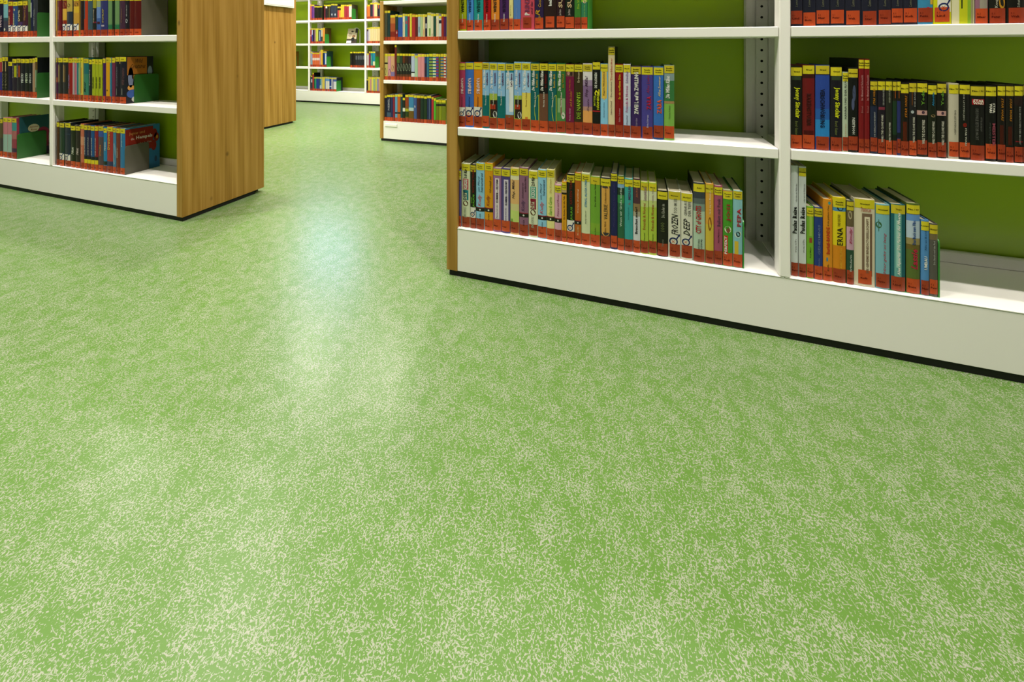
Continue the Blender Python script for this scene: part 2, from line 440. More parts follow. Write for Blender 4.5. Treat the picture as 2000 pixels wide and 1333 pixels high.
def add_symbol(B_, z0, z1, l, r, w, bl, off):
    """ring with an arrow to the upper right and a small cross inside"""
    xl = -w / 2 + l * w; xr = -w / 2 + r * w; W_ = xr - xl; H_ = z1 - z0
    s = min(W_, H_); R0 = s * .40; xc = xl + R0 + W_ * .04; zc = z0 + H_ * .38
    navy = ink('1c2860'); red = ink('d0603c')
    add_ring(B_, xc, zc, R0, R0 * .70, navy, w, bl, off)
    d = .7071; p0 = (xc + R0 * .95 * d, zc + R0 * .95 * d); p1 = (min(xr - W_ * .06, xc + R0 * 1.9), zc + R0 * 1.75)
    t = s * .06
    def q(pts, m): B_.face([(x, bulge(x, w, bl) - off, z) for x, z in pts], m)
    dx, dz = p1[0] - p0[0], p1[1] - p0[1]; L_ = math.hypot(dx, dz); nx, nz = -dz / L_ * t, dx / L_ * t
    q([(p0[0] - nx, p0[1] - nz), (p1[0] - nx, p1[1] - nz), (p1[0] + nx, p1[1] + nz), (p0[0] + nx, p0[1] + nz)], navy)
    h = s * .2
    q([(p1[0] + h * .25, p1[1] + h * .25), (p1[0] - h, p1[1] + h * .1), (p1[0] + h * .1, p1[1] - h)], navy)
    c = R0 * .42; e = s * .035
    for sx in (-1, 1):
        q([(xc - c * .9 - e, zc - sx * c * .7), (xc - c * .9 + e, zc - sx * c * .7), (xc + c * .6 + e, zc + sx * c * .7), (xc + c * .6 - e, zc + sx * c * .7)], red)

def cover_art(B_, kind, xs, y0, y1, h):
    """printed motif on the outer board of the end book; xs = x of that face, drawn just off it"""
    def R2(ya, yb, za, zb, c, o=0): B_.face([(xs + o, y0 + (y1 - y0) * ya, h * za), (xs + o, y0 + (y1 - y0) * yb, h * za), (xs + o, y0 + (y1 - y0) * yb, h * zb), (xs + o, y0 + (y1 - y0) * ya, h * zb)], ink(c))
    def O2(yc, zc, ry, rz, c, o=0, n=16):
        B_.face([(xs + o, y0 + (y1 - y0) * (yc + ry * math.cos(6.2832 * i / n)), h * (zc + rz * math.sin(6.2832 * i / n))) for i in range(n)], ink(c))
    def T2(s, ya, yb, za, zb, c, o=0, st=''):
        vs, fs = text_verts(s, 'b' in st, 'i' in st); n = len(B_.v); k = B_.mi(ink(c))
        for u, v in vs: B_.v.append((xs + o, y0 + (y1 - y0) * (ya + (yb - ya) * u), h * (za + (zb - za) * v)))
        for f_ in fs: B_.f.append(tuple(n + i for i in f_)); B_.m.append(k)
    e = .0003
    if kind == 'wild':
        R2(.02, .76, .6, .99, 'b87028'); R2(.2, .7, .52, .62, 'c89040'); O2(.88, .66, .09, .13, '8090a0'); T2('Wild', .32, .6, .86, .95, '402818', e, 'i'); T2('Creatures', .14, .7, .74, .84, '402818', e, 'i')
        O2(.15, .55, .1, .22, '8088a8'); O2(.16, .33, .13, .06, 'e0a050'); O2(.2, .2, .2, .09, '4060a8', e); O2(.3, .08, .12, .06, 'd0d0c0', 2 * e)
    elif kind == 'red':
        R2(.0, .8, .46, .97, '8c2418'); O2(.84, .8, .08, .1, '8c2418', e); O2(.9, .7, .08, .1, '8c2418', e); O2(.92, .7, .03, .04, 'd09830', 2 * e); O2(.82, .52, .08, .12, '8c2418', e)
        T2('Jaguar und', .1, .55, .82, .9, 'd09050', e, ''); T2('die', .15, .25, .72, .77, 'e0c8b8', e); T2('Hempels', .3, .78, .7, .8, 'e8dcd0', e, 'b'); T2('suchen das Weite', .35, .75, .6, .645, 'd8c0b0', e)
        O2(.88, .2, .04, .07, '305070', e); R2(0, .14, .4, .5, '382018')
    elif kind == 'oval':
        R2(.0, 1, .0, .5, '8c2c48', 0); O2(.8, .56, .22, .14, '8c2c48', e); O2(.46, .7, .2, .1, 'e8dcc0', 2 * e); T2('Saturnia', .32, .62, .71, .76, 'a04030', 3 * e, 'i'); T2('Rosa', .36, .56, .64, .69, 'a04030', 3 * e, 'i'); R2(.85, 1, 0, .2, '402848', 2 * e)
    elif kind == 'carrot':
        O2(.45, .5, .1, .1, 'd07028'); O2(.45, .64, .03, .05, '303820', e); O2(.6, .35, .2, .1, '506890', -e); O2(.5, .25, .3, .05, '606838', -2 * e)
        for i in range(4): R2(.2, .8, .78 + i * .04, .79 + i * .04, '505050')

M_yel2 = mat('yellow_label_b', hexc('e2ce24', .66), .4)
M_ora2 = mat('orange_label_b', hexc('b43e18', .60), .4)
M_blk = ink('18140c')
AUTH = ['Schmid', 'Kolb', 'Funke', 'Lind', 'Boie', 'Maar', 'Peter', 'Welk', 'Star', 'Weber']
def build_book(xc, yf, z, w, h, col, label, genre, E, opt, group, detail, depth, idx):
    t = empty('book', (xc, yf, z)); tag(t, label, 'book', group)
    depth = opt.get('depth', depth)
    bl = min(.0032, w * .13)
    base = bm_(col); side = bm_(opt['rt']) if 'rt' in opt else base
    rnd = random.Random(idx)
    # ---- cover: spine split into printed bands, two boards
    cuts = [(0, h, base)]
    for e in E:
        if e[0] == 'B':
            a, c = max(0, e[1] / 1000), min(h, e[2] / 1000)
            if c - a < .0005: continue
            m = bm_(e[3]); nc = []
            for (p, q, mm) in cuts:
                if q <= a or p >= c: nc.append((p, q, mm)); continue
                if p < a: nc.append((p, a, mm))
                nc.append((max(p, a), min(q, c), m))
                if q > c: nc.append((c, q, mm))
            cuts = nc
    B_ = MB(); tb = .0018 if w > .012 else .0008
    xs = [-w / 2 + w * i / SEG for i in range(SEG + 1)]
    for (p, q, mm) in cuts:
        for i in range(SEG):
            a, c = xs[i], xs[i + 1]
            B_.face([(a, bulge(a, w, bl), p), (c, bulge(c, w, bl), p), (c, bulge(c, w, bl), q), (a, bulge(a, w, bl), q)], mm)
    for i in range(SEG):   # thickness of the spine seen from above / below
        a, c = xs[i], xs[i + 1]
        for zz in (0, h):
            B_.face([(a, bulge(a, w, bl), zz), (c, bulge(c, w, bl), zz), (c, bl + .0015, zz), (a, bl + .0015, zz)], base)
    B_.face([(-w / 2, bl + .0015, 0), (w / 2, bl + .0015, 0), (w / 2, bl + .0015, h), (-w / 2, bl + .0015, h)], base)
    for sx in (-1, 1):
        a, c = sorted((sx * w / 2, sx * (w / 2 - tb)))
        B_.box(a, c, bl, depth, 0, h, side)
    cv = B_.build('cover', t, fix=False)
    # ---- pages
    B_ = MB(); B_.box(-w / 2 + tb, w / 2 - tb, bl + .002, depth - .004, .003, h - .0032, M_pages)
    B_.build('pages', t, fix=False)
    # ---- stickers
    off = .0004
    if genre:
        lh_ = .0225 if detail else .019
        gz1 = h - rnd.uniform(.001, .004); gz0 = gz1 - lh_
        B_ = MB(); add_patch(B_, gz0, gz1, .02, .98, M_yel if idx % 3 else M_yel2, w, bl, off); gl_ = B_.build('genre_label', t, fix=False)
        if detail == 2 and len(genre) > 1:
            B_ = MB(); ls = genre.split('|')
            for i, s in enumerate(ls):
                hh = .0036; zz = (gz0 + gz1) / 2 + (len(ls) / 2 - i - .5) * .0062 - hh / 2
                ww = min(.92, len(s) * .0024 / w); add_text(B_, s, zz, zz + hh, .5 - ww / 2, .5 + ww / 2, M_blk, 'hb', w, bl, off + .0003)
            B_.build('lettering', gl_, fix=False)
        elif detail == 1:
            B_ = MB(); add_patch(B_, (gz0 + gz1) / 2 - .0014, (gz0 + gz1) / 2 + .0014, .3, .75, ink('6a6018'), w, bl, off + .0003); B_.build('lettering', gl_, fix=False)
    if not opt.get('noshelf'):
        oh = .036 if detail == 2 else .031
        oz0 = rnd.choice([.0008, .001, .003, .006]) if detail == 2 else .001
        wide = min(w * .96, .0285 if detail == 2 else 1); l_ = .5 - wide / w / 2 + (rnd.uniform(-.03, .03) if wide < w * .9 else 0)
        B_ = MB(); add_patch(B_, oz0, oz0 + oh, l_, l_ + wide / w, M_ora if rnd.random() < .5 else M_ora2, w, bl, off + .0002); sl_ = B_.build('shelf_label', t, fix=False)
        if detail == 2:
            B_ = MB(); dk = ink('5c1408')
            add_text(B_, '5.1', oz0 + oh * .58, oz0 + oh * .70, l_ + .1, l_ + .1 + .005 / w, dk, 'h', w, bl, off + .0005)
            add_text(B_, AUTH[idx % 10], oz0 + oh * .36, oz0 + oh * .5, l_ + .1, min(l_ + wide / w - .05, l_ + .1 + .015 / w), dk, 'hb', w, bl, off + .0005)
            B_.build('lettering', sl_, fix=False)
        elif detail == 1:
            B_ = MB(); add_patch(B_, oz0 + oh * .4, oz0 + oh * .5, .25, .7, ink('701c0c'), w, bl, off + .0005); B_.build('lettering', sl_, fix=False)
    # ---- printed art, stickers with the symbol, title
    A = MB(); TT = MB(); k = 0
    for e in E:
        z0_, z1_ = (e[2] / 1000, e[3] / 1000) if e[0] == 'T' else (e[1] / 1000, e[2] / 1000)
        z0_ = max(z0_, .0005); z1_ = min(z1_, h - .0005)
        if z1_ - z0_ < .001: continue
        k += 1
        if e[0] == 'R': add_patch(A, z0_, z1_, e[3], min(e[4], 1), ink(e[5]), w, bl, .00012 + k * .00004)
        elif e[0] == 'O': add_oval(A, z0_, z1_, e[3], e[4], ink(e[5]), w, bl, .00012 + k * .00004)
        elif e[0] == 'T': add_text(TT, e[1], z0_, z1_, e[4], e[5], ink(e[6]), e[7], w, bl, .0009)
        elif e[0] in 'SM':
            l, r = (e[3], e[4]) if len(e) > 4 else (.03, .97)
            if e[0] == 'S':
                B_ = MB(); add_patch(B_, z0_, z1_, l, r, ink('ece8dc'), w, bl, .0003); sk = B_.build('symbol_sticker', t, fix=False)
                B_ = MB(); add_symbol(B_, z0_, z1_, l, r, w, bl, .0006); B_.build('symbol', sk, fix=False)
            else: add_symbol(A, z0_, z1_, l, r, w, bl, .0004)
    if opt.get('cover'):
        sx = -1 if opt['cover'] == 'carrot' else 1
        n0 = len(A.v); cover_art(A, opt['cover'], 0, bl + .001, depth - .001, h)
        for i in range(n0, len(A.v)):
            x, y, zz = A.v[i]; A.v[i] = (sx * (w / 2 + .0003 + abs(x)), y, zz)
    if A.f: A.build('cover_print', t, fix=False)
    if TT.f: TT.build('title', t, fix=False)
    return t

def bookend(x, yf, z, dy0, dy1, h, m, label, side=-1, fl=.10):
    """steel L: plate standing beside the row, foot tongue running under the books"""
    t = empty('bookend', (x, yf, z)); tag(t, label, 'bookend', None)
    th = .0032; r = .012; n = 5
    pts = [(dy0, 0), (dy1, 0)]
    for i in range(n + 1):
        a = math.pi / 2 * i / n; pts.append((dy1 - r + r * math.cos(a), h - r + r * math.sin(a)))
    for i in range(n + 1):
        a = math.pi / 2 + math.pi / 2 * i / n; pts.append((dy0 + r + r * math.cos(a), h - r + r * math.sin(a)))
    B_ = MB()
    B_.face([(th, y, zz) for y, zz in pts], m); B_.face([(0, y, zz) for y, zz in reversed(pts)], m)
    for i in range(len(pts)):
        p, q = pts[i], pts[(i + 1) % len(pts)]
        B_.face([(0, p[0], p[1]), (0, q[0], q[1]), (th, q[0], q[1]), (th, p[0], p[1])], m)
    B_.build('plate', t)
    B_ = MB(); B_.box(-fl, 0, dy0, dy1, 0, .0009, m); B_.build('foot', t)
    return t
ROWS = [
 ('RA1', 1.2507, 0.8475, 'books on the top shelf of the near right bookcase, first bay', 2, 0.13, [
  (-572.0, 26.9, 200.4, 'a3ad12', 'lime green book with capital lettering, first from oak end, top shelf, near right bookcase', 'Lustiges', [['T', 'WINSTON', 62.9, 131.7, 0.3, 0.72, '141414', 'ub'], ['T', 'Frauke Scheunemann', 29.4, 57.9, 0.38, 0.56, 'f0f0e8', 'u']], {}),
  (-544.7, 24.3, 199.1, '4a90d8', 'sky blue book with capital lettering, second from oak end, top shelf, near right bookcase', 'Lustiges', [['T', 'WINSTON', 62.4, 130.8, 0.3, 0.72, '10306a', 'ub'], ['T', 'Frauke Scheunemann', 29.2, 57.5, 0.38, 0.56, 'f0f0e8', 'u']], {}),
  (-513.2, 33.8, 197.6, '229a98', 'teal book with capital lettering, third from oak end, top shelf, near right bookcase', 'Lustiges', [['T', 'WINSTON', 61.9, 129.8, 0.3, 0.72, '08403e', 'ub'], ['T', 'Frauke Scheunemann', 28.9, 57.0, 0.38, 0.56, 'f0f0e8', 'u']], {}),
  (-482.2, 25.6, 196.2, 'b00810', 'dark red book with capital lettering, fourth from oak end, top shelf, near right bookcase', 'Lustiges', [['T', 'WINSTON', 61.4, 128.8, 0.3, 0.72, '50040c', 'ub'], ['T', 'Frauke Scheunemann', 28.6, 56.5, 0.38, 0.56, 'f0f0e8', 'u']], {}),
  (-453.0, 28.7, 194.8, 'e58a28', 'orange book with capital lettering, fifth from oak end, top shelf, near right bookcase', 'Lustiges', [['T', 'WINSTON', 60.9, 127.9, 0.3, 0.72, '141414', 'ub'], ['T', 'Frauke Scheunemann', 28.3, 56.1, 0.38, 0.56, 'f0f0e8', 'u']], {}),
  (-420.5, 31.4, 193.3, '4a2460', 'purple book with capital lettering, sixth from oak end, top shelf, near right bookcase', 'Lustiges', [['T', 'WINSTON', 60.4, 126.8, 0.3, 0.72, '2a1438', 'ub'], ['T', 'Frauke Scheunemann', 28.0, 55.6, 0.38, 0.56, 'f0f0e8', 'u']], {}),
  (-396.7, 13.3, 178.5, 'ecdf92', 'pale yellow book with a salmon base, seventh from oak end, top shelf, near right bookcase', 'Fantasy|Liebe', [['T', 'Mein Pony', 47.5, 83.2, 0.3, 0.6, '806030', 'u'], ['B', 28.4, 40.9, 'e89060']], {}),
  (-376.4, 24.7, 191.2, '5480c4', 'sky blue book with faint lettering, eighth from oak end, top shelf, near right bookcase', 'Fantasy|Liebe', [['T', 'Zimt und Ponys', 35.3, 73.3, 0.4, 0.6, '90a0c0', 'u']], {}),
  (-339.8, 45.9, 189.5, 'd04c5e', 'magenta book with white capital, ninth from oak end, top shelf, near right bookcase', 'Familie|Freunde', [['T', 'P', 48.4, 58.4, 0.3, 0.66, 'f0f0e8', 'ub'], ['T', 'RINZE', 59.6, 117.2, 0.3, 0.66, '803858', 'ub'], ['T', 'und das', 52.6, 93.7, 0.72, 0.9, '502040', 'ui']], {}),
  (-301.0, 28.5, 187.8, '2c1f48', 'navy book with gold lettering, tenth from oak end, top shelf, near right bookcase', 'Krimi', [['T', 'Coco', 71.9, 99.9, 0.4, 0.75, 'c89a20', 'ui'], ['T', 'R', 45.1, 64.9, 0.1, 0.6, 'c89a20', 'ui'], ['T', 'K. Lim', 29.9, 42.8, 0.35, 0.7, 'c89a20', 'u']], {}),
  (-264.9, 41.0, 196.1, '2b1814', 'wide black book with white lettering, eleventh from oak end, top shelf, near right bookcase', 'Fantasy', [['T', 'Isabe', 75.9, 105.9, 0.4, 0.65, 'f0f0e8', 'ub']], {}),
  (-230.3, 26.2, 184.7, '2a1018', 'black book with cream capitals, twelfth from oak end, top shelf, near right bookcase', 'Fantasy', [['T', 'SUPER', 68.4, 148.6, 0.25, 0.75, 'd8bc90', 'ub'], ['T', 'James Patterson', 44.3, 63.3, 0.3, 0.66, 'c8b8b0', 'u']], {}),
  (-201.5, 29.0, 183.5, '142014', 'black book with cream capitals, thirteenth from oak end, top shelf, near right bookcase', 'Fantasy', [['T', 'SUPER', 67.9, 147.6, 0.25, 0.75, 'd8bc90', 'ub'], ['T', 'James Patterson', 44.0, 62.8, 0.3, 0.66, 'c8b8b0', 'u']], {}),
  (-176.1, 19.9, 169.3, '3f7f30', 'green book with lime lettering, fourteenth from oak end, top shelf, near right bookcase', 'Tiere', [['T', 'Die Wiese', 63.6, 112.8, 0.45, 0.75, 'b0d030', 'u']], {}),
  (-155.0, 19.3, 168.5, '348058', 'green book with pink flower tip, fifteenth from oak end, top shelf, near right bookcase', 'Tiere', [['B', 85.2, 123.5, '90c838'], ['O', 80.7, 91.9, 0.3, 0.8, 'e8b8a0'], ['T', 'Tilda Kelly', 35.7, 76.2, 0.45, 0.65, '90c050', 'u']], {}),
 ]),
 ('RB1', 1.2507, 0.5157, 'books on the middle shelf of the near right bookcase, first bay', 2, 0.13, [
  (-574.5, 21.9, 223.5, 'b03a60', 'magenta book with round sticker, first from oak end, middle shelf, near right bookcase', 'Lustiges', [['T', 'VAMPIRS', 113.7, 169.5, 0.35, 0.75, 'e0c8c8', 'db'], ['T', 'Knister', 68.2, 106.3, 0.4, 0.6, '201830', 'ui'], ['S', 31.5, 67.6]], {}),
  (-547.2, 31.4, 223.8, '3d70c8', 'blue book with round sticker, second from oak end, middle shelf, near right bookcase', 'Lustiges', [['T', 'VAMPIRS', 114.8, 170.2, 0.35, 0.75, 'e0c8c8', 'db'], ['T', 'Knister', 69.5, 107.4, 0.4, 0.6, '201830', 'ui'], ['S', 33.5, 69.5]], {}),
  (-515.5, 30.5, 224.2, 'e2861a', 'orange book with round sticker, third from oak end, middle shelf, near right bookcase', 'Lustiges', [['T', 'VAMPIRS', 115.9, 171.0, 0.35, 0.75, 'e0c8c8', 'db'], ['T', 'Knister', 70.9, 108.6, 0.4, 0.6, '201830', 'ui'], ['S', 35.2, 71.3]], {}),
  (-487.2, 24.6, 223.6, '92c4ec', 'light blue book with teal base, fourth from oak end, middle shelf, near right bookcase', 'Familie|Freunde', [['B', -20.8, 112.0, '046c6c'], ['T', 'Die Wilden Küken', 135.2, 199.0, 0.15, 0.5, 'f4f2ea', 'ubi'], ['T', 'Gefährlich', 145.2, 188.9, 0.62, 0.85, '5a2050', 'ub'], ['T', 'Thomas Schmid', 77.7, 125.1, 0.45, 0.62, 'e8e8d8', 'u']], {}),
  (-460.2, 27.9, 223.5, '8cbcec', 'light blue book with car drawing, fifth from oak end, middle shelf, near right bookcase', 'Familie|Freunde', [['B', -19.0, 118.8, 'a8bc48'], ['R', 39.0, 97.0, 0.12, 1, '2a2018'], ['R', 66.2, 82.5, 0.1, 0.8, 'b03a20'], ['O', 38.1, 60.8, 0.5, 0.98, 'e8e8e0'], ['O', 42.7, 56.2, 0.6, 0.88, '404040'], ['T', 'Die Wilden Küken', 135.6, 199.1, 0.15, 0.5, 'f4f2ea', 'ubi'], ['T', 'in Gummistiefeln', 145.6, 189.1, 0.62, 0.85, '5a2050', 'ub'], ['T', 'Thomas Schmid', 78.9, 126.0, 0.45, 0.62, 'e8e8d8', 'u']], {}),
  (-431.8, 26.6, 223.2, '92c4ec', 'light blue book with teal base, sixth from oak end, middle shelf, near right bookcase', 'Familie|Freunde', [['B', -17.1, 111.1, '046c6c'], ['T', 'Die Wilden Küken', 135.8, 198.8, 0.15, 0.5, 'f4f2ea', 'ubi'], ['T', 'Gefährlich', 145.7, 188.9, 0.62, 0.85, '5a2050', 'ub'], ['T', 'Thomas Schmid', 80.2, 127.0, 0.45, 0.62, 'e8e8d8', 'u']], {}),
  (-402.4, 30.2, 221.7, '2a86a0', 'teal book with pale panel, seventh from oak end, middle shelf, near right bookcase', 'Familie|Freunde', [['B', -15.1, 49.3, '8a5424'], ['R', 50.2, 190.6, 0.08, 0.96, 'a9cdec'], ['R', 60.0, 163.8, 0.5, 0.96, 'e8eef0'], ['O', 31.4, 43.9, 0.35, 0.65, '58b0d8'], ['T', 'Die Wilden Küken', 135.0, 197.6, 0.15, 0.5, 'f4f2ea', 'ubi'], ['T', "Let's dance", 144.8, 187.7, 0.62, 0.85, '5a2050', 'ub'], ['T', 'Thomas Schmid', 81.5, 128.0, 0.45, 0.62, 'e8e8d8', 'u']], {}),
  (-373.5, 26.1, 226.8, '8cbcec', 'light blue book with car drawing, eighth from oak end, middle shelf, near right bookcase', 'Familie|Freunde', [['B', -25.5, 115.5, 'a8bc48'], ['R', 39.3, 102.2, 0.12, 1, '2a2018'], ['R', 69.8, 85.0, 0.1, 0.8, 'b03a20'], ['O', 39.3, 62.1, 0.5, 0.98, 'e8e8e0'], ['O', 44.0, 57.4, 0.6, 0.88, '404040'], ['T', 'Die Wilden Küken', 134.4, 201.1, 0.15, 0.5, 'f4f2ea', 'ubi'], ['T', 'in Gummistiefeln', 144.8, 190.6, 0.62, 0.85, '5a2050', 'ub'], ['T', 'Thomas Schmid', 77.4, 126.9, 0.45, 0.62, 'e8e8d8', 'u']], {}),
  (-344.9, 29.7, 226.1, 'a4d0f2', 'light blue book with yellow lower half, ninth from oak end, middle shelf, near right bookcase', 'Familie|Freunde', [['B', -23.8, 125.4, 'ecd860'], ['R', 36.8, 46.3, 0.4, 0.7, 'd88030'], ['T', 'Die Wilden Küken', 134.3, 200.5, 0.15, 0.5, 'f4f2ea', 'ubi'], ['T', 'auf Klassenfahrt', 144.7, 190.1, 0.62, 0.85, '5a2050', 'ub'], ['T', 'Thomas Schmid', 78.4, 127.6, 0.45, 0.62, '806020', 'u']], {}),
  (-315.2, 28.3, 224.6, '0e6262', 'dark teal book with lime oval, tenth from oak end, middle shelf, near right bookcase', 'Familie|Freunde', [['B', -22.0, 72.0, '0e6262'], ['B', 198.8, 207.3, '801420'], ['O', 23.1, 120.8, 0.45, 1.5, 'c8cc38'], ['T', 'Die Wilden Küken', 133.4, 199.2, 0.15, 0.5, 'f4f2ea', 'ubi'], ['T', 'Rette dich', 143.8, 188.9, 0.62, 0.85, 'c0a030', 'ub'], ['T', 'Thomas Schmid', 79.5, 128.3, 0.45, 0.62, 'e8e8d8', 'u']], {}),
  (-286.1, 28.2, 224.3, '101012', 'black book with brown lower half, eleventh from oak end, middle shelf, near right bookcase', 'Familie|Freunde', [['B', -20.3, 124.4, '6e4632'], ['T', 'Die Wilden Küken', 133.7, 199.1, 0.15, 0.5, 'f4f2ea', 'ubi'], ['T', 'in Gefahr', 144.0, 188.8, 0.62, 0.85, '701818', 'ub'], ['T', 'Thomas Schmid', 80.5, 129.1, 0.45, 0.62, 'e8e8d8', 'u']], {}),
  (-257.5, 27.5, 224.3, '0e6262', 'dark teal book with lime oval, twelfth from oak end, middle shelf, near right bookcase', 'Familie|Freunde', [['B', -18.6, 74.1, '0e6262'], ['B', 199.3, 207.6, '801420'], ['O', 25.9, 122.3, 0.45, 1.5, 'c8cc38'], ['T', 'Die Wilden Küken', 134.4, 199.3, 0.15, 0.5, 'f4f2ea', 'ubi'], ['T', 'Rette dich', 144.6, 189.1, 0.62, 0.85, 'c0a030', 'ub'], ['T', 'Thomas Schmid', 81.5, 129.7, 0.45, 0.62, 'e8e8d8', 'u']], {}),
  (-228.9, 28.2, 224.0, '34743a', 'green book with forest picture, thirteenth from oak end, middle shelf, near right bookcase', 'Familie|Freunde', [['B', -16.9, 66.0, '4a8a48'], ['R', 66.0, 112.0, 0.1, 0.95, '8ab078'], ['R', 56.8, 121.2, 0.45, 0.6, '8a6a58'], ['O', 45.7, 67.8, 0.55, 0.95, 'd8d8c8'], ['T', 'Die Wilden Küken', 134.7, 199.1, 0.15, 0.5, 'f4f2ea', 'ubi'], ['T', 'im Wald', 144.8, 189.0, 0.62, 0.85, 'a08820', 'ub'], ['T', 'Thomas Schmid', 82.5, 130.4, 0.45, 0.62, 'e8e8d8', 'u']], {}),
  (-200.8, 26.4, 221.8, '781240', 'maroon book with photo at top, fourteenth from oak end, middle shelf, near right bookcase', 'Film / TV', [['B', 182.3, 201.5, '705040'], ['O', 186.0, 198.8, 0.2, 0.5, 'c09080'], ['O', 184.2, 197.0, 0.55, 0.8, '302020'], ['T', 'Die Wilden Küken', 136.6, 173.2, 0.4, 0.6, 'b07020', 'ui'], ['T', 'und die Liebe', 87.2, 134.8, 0.5, 0.75, 'c88820', 'ui'], ['T', 'Thomas Schmid', 41.5, 79.9, 0.42, 0.6, 'd0a0b0', 'u']], {}),
  (-173.6, 26.7, 223.1, '3a2c14', 'brown book with green lettering, fifteenth from oak end, middle shelf, near right bookcase', 'Fantasy|Abenteuer', [['T', 'DIE NANNYS', 49.3, 133.3, 0.3, 0.75, '98c030', 'u'], ['T', 'Erdmann', 163.8, 202.0, 0.4, 0.65, 'c8b898', 'u']], {}),
  (-144.9, 29.3, 224.3, '8a6a96', 'mauve book with handwritten title, sixteenth from oak end, middle shelf, near right bookcase', 'Familie|Freunde', [['B', 172.2, 225.3, 'e8e2e4'], ['B', 154.5, 172.2, 'a890b0'], ['B', 76.2, 88.8, 'c09080'], ['B', 28.2, 76.2, 'eea85c'], ['T', 'Hey, Milla!', 119.1, 184.8, 0.2, 0.62, '482848', 'ui'], ['T', 'Suzie', 73.6, 114.1, 0.45, 0.65, '482848', 'ui']], {}),
  (-117.7, 23.3, 229.4, '121210', 'black book with yellow lettering, seventeenth from oak end, middle shelf, near right bookcase', 'Film / TV', [['T', '2', 125.2, 144.1, 0.25, 0.9, 'e8e030', 'ub'], ['T', 'HÄNNEKEN', 81.3, 135.3, 0.5, 0.85, 'd8dc20', 'ub'], ['T', 'MUTTER', 92.6, 125.2, 0.15, 0.4, 'b8c020', 'ub'], ['T', 'DIE OLCHIGEN', 147.8, 195.5, 0.25, 0.6, 'e8e8e0', 'ub'], ['R', 73.8, 77.5, 0, 1, 'b02028']], {}),
  (-94.1, 22.3, 224.0, '8cccf0', 'light blue book with yellow bookplate panel, eighteenth from oak end, middle shelf, near right bookcase', 'Abenteuer', [['O', 111.2, 209.8, 0.12, 0.9, 'e8c050'], ['R', 116.2, 204.8, 0.15, 0.85, 'e8c050'], ['T', "Käpt'n Wirbelwind", 126.2, 198.5, 0.35, 0.62, '141414', 'u'], ['T', 'Christoph Schöne', 56.3, 104.9, 0.4, 0.6, '405060', 'u']], {}),
  (-72.2, 19.6, 277.0, 'e8d6ac', 'tall and slim cream book, nineteenth from oak end, middle shelf, near right bookcase', 'Familie|Freunde', [['T', 'Thienklassiker', 171.7, 242.5, 0.35, 0.65, 'c05040', 'u'], ['T', 'Die schönsten', 122.0, 169.2, 0.35, 0.6, '403830', 'u'], ['T', 'Sabine Scheuf', 67.4, 109.6, 0.35, 0.6, '605040', 'u']], {'depth': 0.2, 'rt': '2c3a2c'}),
  (-49.4, 23.4, 223.7, '8c0e16', 'dark red book with yellow lettering, twentieth from oak end, middle shelf, near right bookcase', 'Familie|Freunde', [['T', 'So ein verflixtes Erbe', 115.5, 192.1, 0.4, 0.7, 'e0b828', 'ub'], ['T', 'Sabine Schuster', 46.4, 88.4, 0.45, 0.65, 'd0a0a0', 'u']], {}),
  (-26.3, 20.8, 224.0, 'dcd8e8', 'white book with magenta lettering, twenty-first from oak end, middle shelf, near right bookcase', 'Pferde', [['B', 30.6, 94.4, 'c0d0ec'], ['T', 'Friends & Horses', 77.2, 158.2, 0.3, 0.66, 'a03078', 'u'], ['T', 'Chantal', 35.5, 67.4, 0.4, 0.6, '504060', 'u'], ['T', 'Schreiber', 165.6, 202.4, 0.3, 0.7, '8060a0', 'u']], {}),
  (-0.4, 29.4, 218.1, '38205e', 'purple book with white capital lettering, twenty-second from oak end, middle shelf, near right bookcase', 'Familie|Freunde', [['T', 'ZWEI L auf in ZWILLING', 72.5, 199.3, 0.35, 0.75, 'f0eee6', 'ub'], ['T', 'Schröder', 35.9, 61.5, 0.45, 0.65, 'a090b0', 'u']], {}),
  (32.0, 32.8, 218.1, '4a4296', 'violet book with red lettering, twenty-third from oak end, middle shelf, near right bookcase', 'Familie|Freunde', [['T', 'ZARA', 87.5, 128.6, 0.45, 0.85, 'b02040', 'ub'], ['T', 'Alles Liebe', 135.9, 191.5, 0.45, 0.7, '903060', 'ui'], ['T', 'Silvia Schropp', 33.1, 73.0, 0.45, 0.65, 'c0b8d8', 'u']], {}),
  (64.0, 28.0, 217.7, '3872c4', 'blue book with red-orange lettering, twenty-fourth from oak end, middle shelf, near right bookcase', 'Familie|Freunde', [['B', -2.1, 37.5, '204880'], ['T', 'ZARA', 77.1, 119.1, 0.35, 0.8, 'e05828', 'ub'], ['T', 'Alles Sommer', 127.5, 188.7, 0.45, 0.7, 'e8cc70', 'ui']], {}),
  (93.7, 28.0, 222.5, '3a7a42', 'green book with meadow picture, twenty-fifth from oak end, middle shelf, near right bookcase', 'Familie|Freunde', [['B', 176.3, 223.9, '8aa0a0'], ['B', 0.1, 109.6, '84b850'], ['R', 108.4, 115.6, 0, 1, 'a88858'], ['T', 'Die Wilden Küken', 123.9, 190.6, 0.15, 0.55, 'f0f0ec', 'ubi'], ['T', 'Thomas Schmid', 62.0, 102.5, 0.45, 0.6, '304028', 'u'], ['R', 32.2, 41.7, 0.4, 0.68, '3060a0']], {}),
 ]),
 ('RC1', 1.2507, 0.1694, 'books on the bottom shelf of the near right bookcase, first bay', 2, 0.13, [
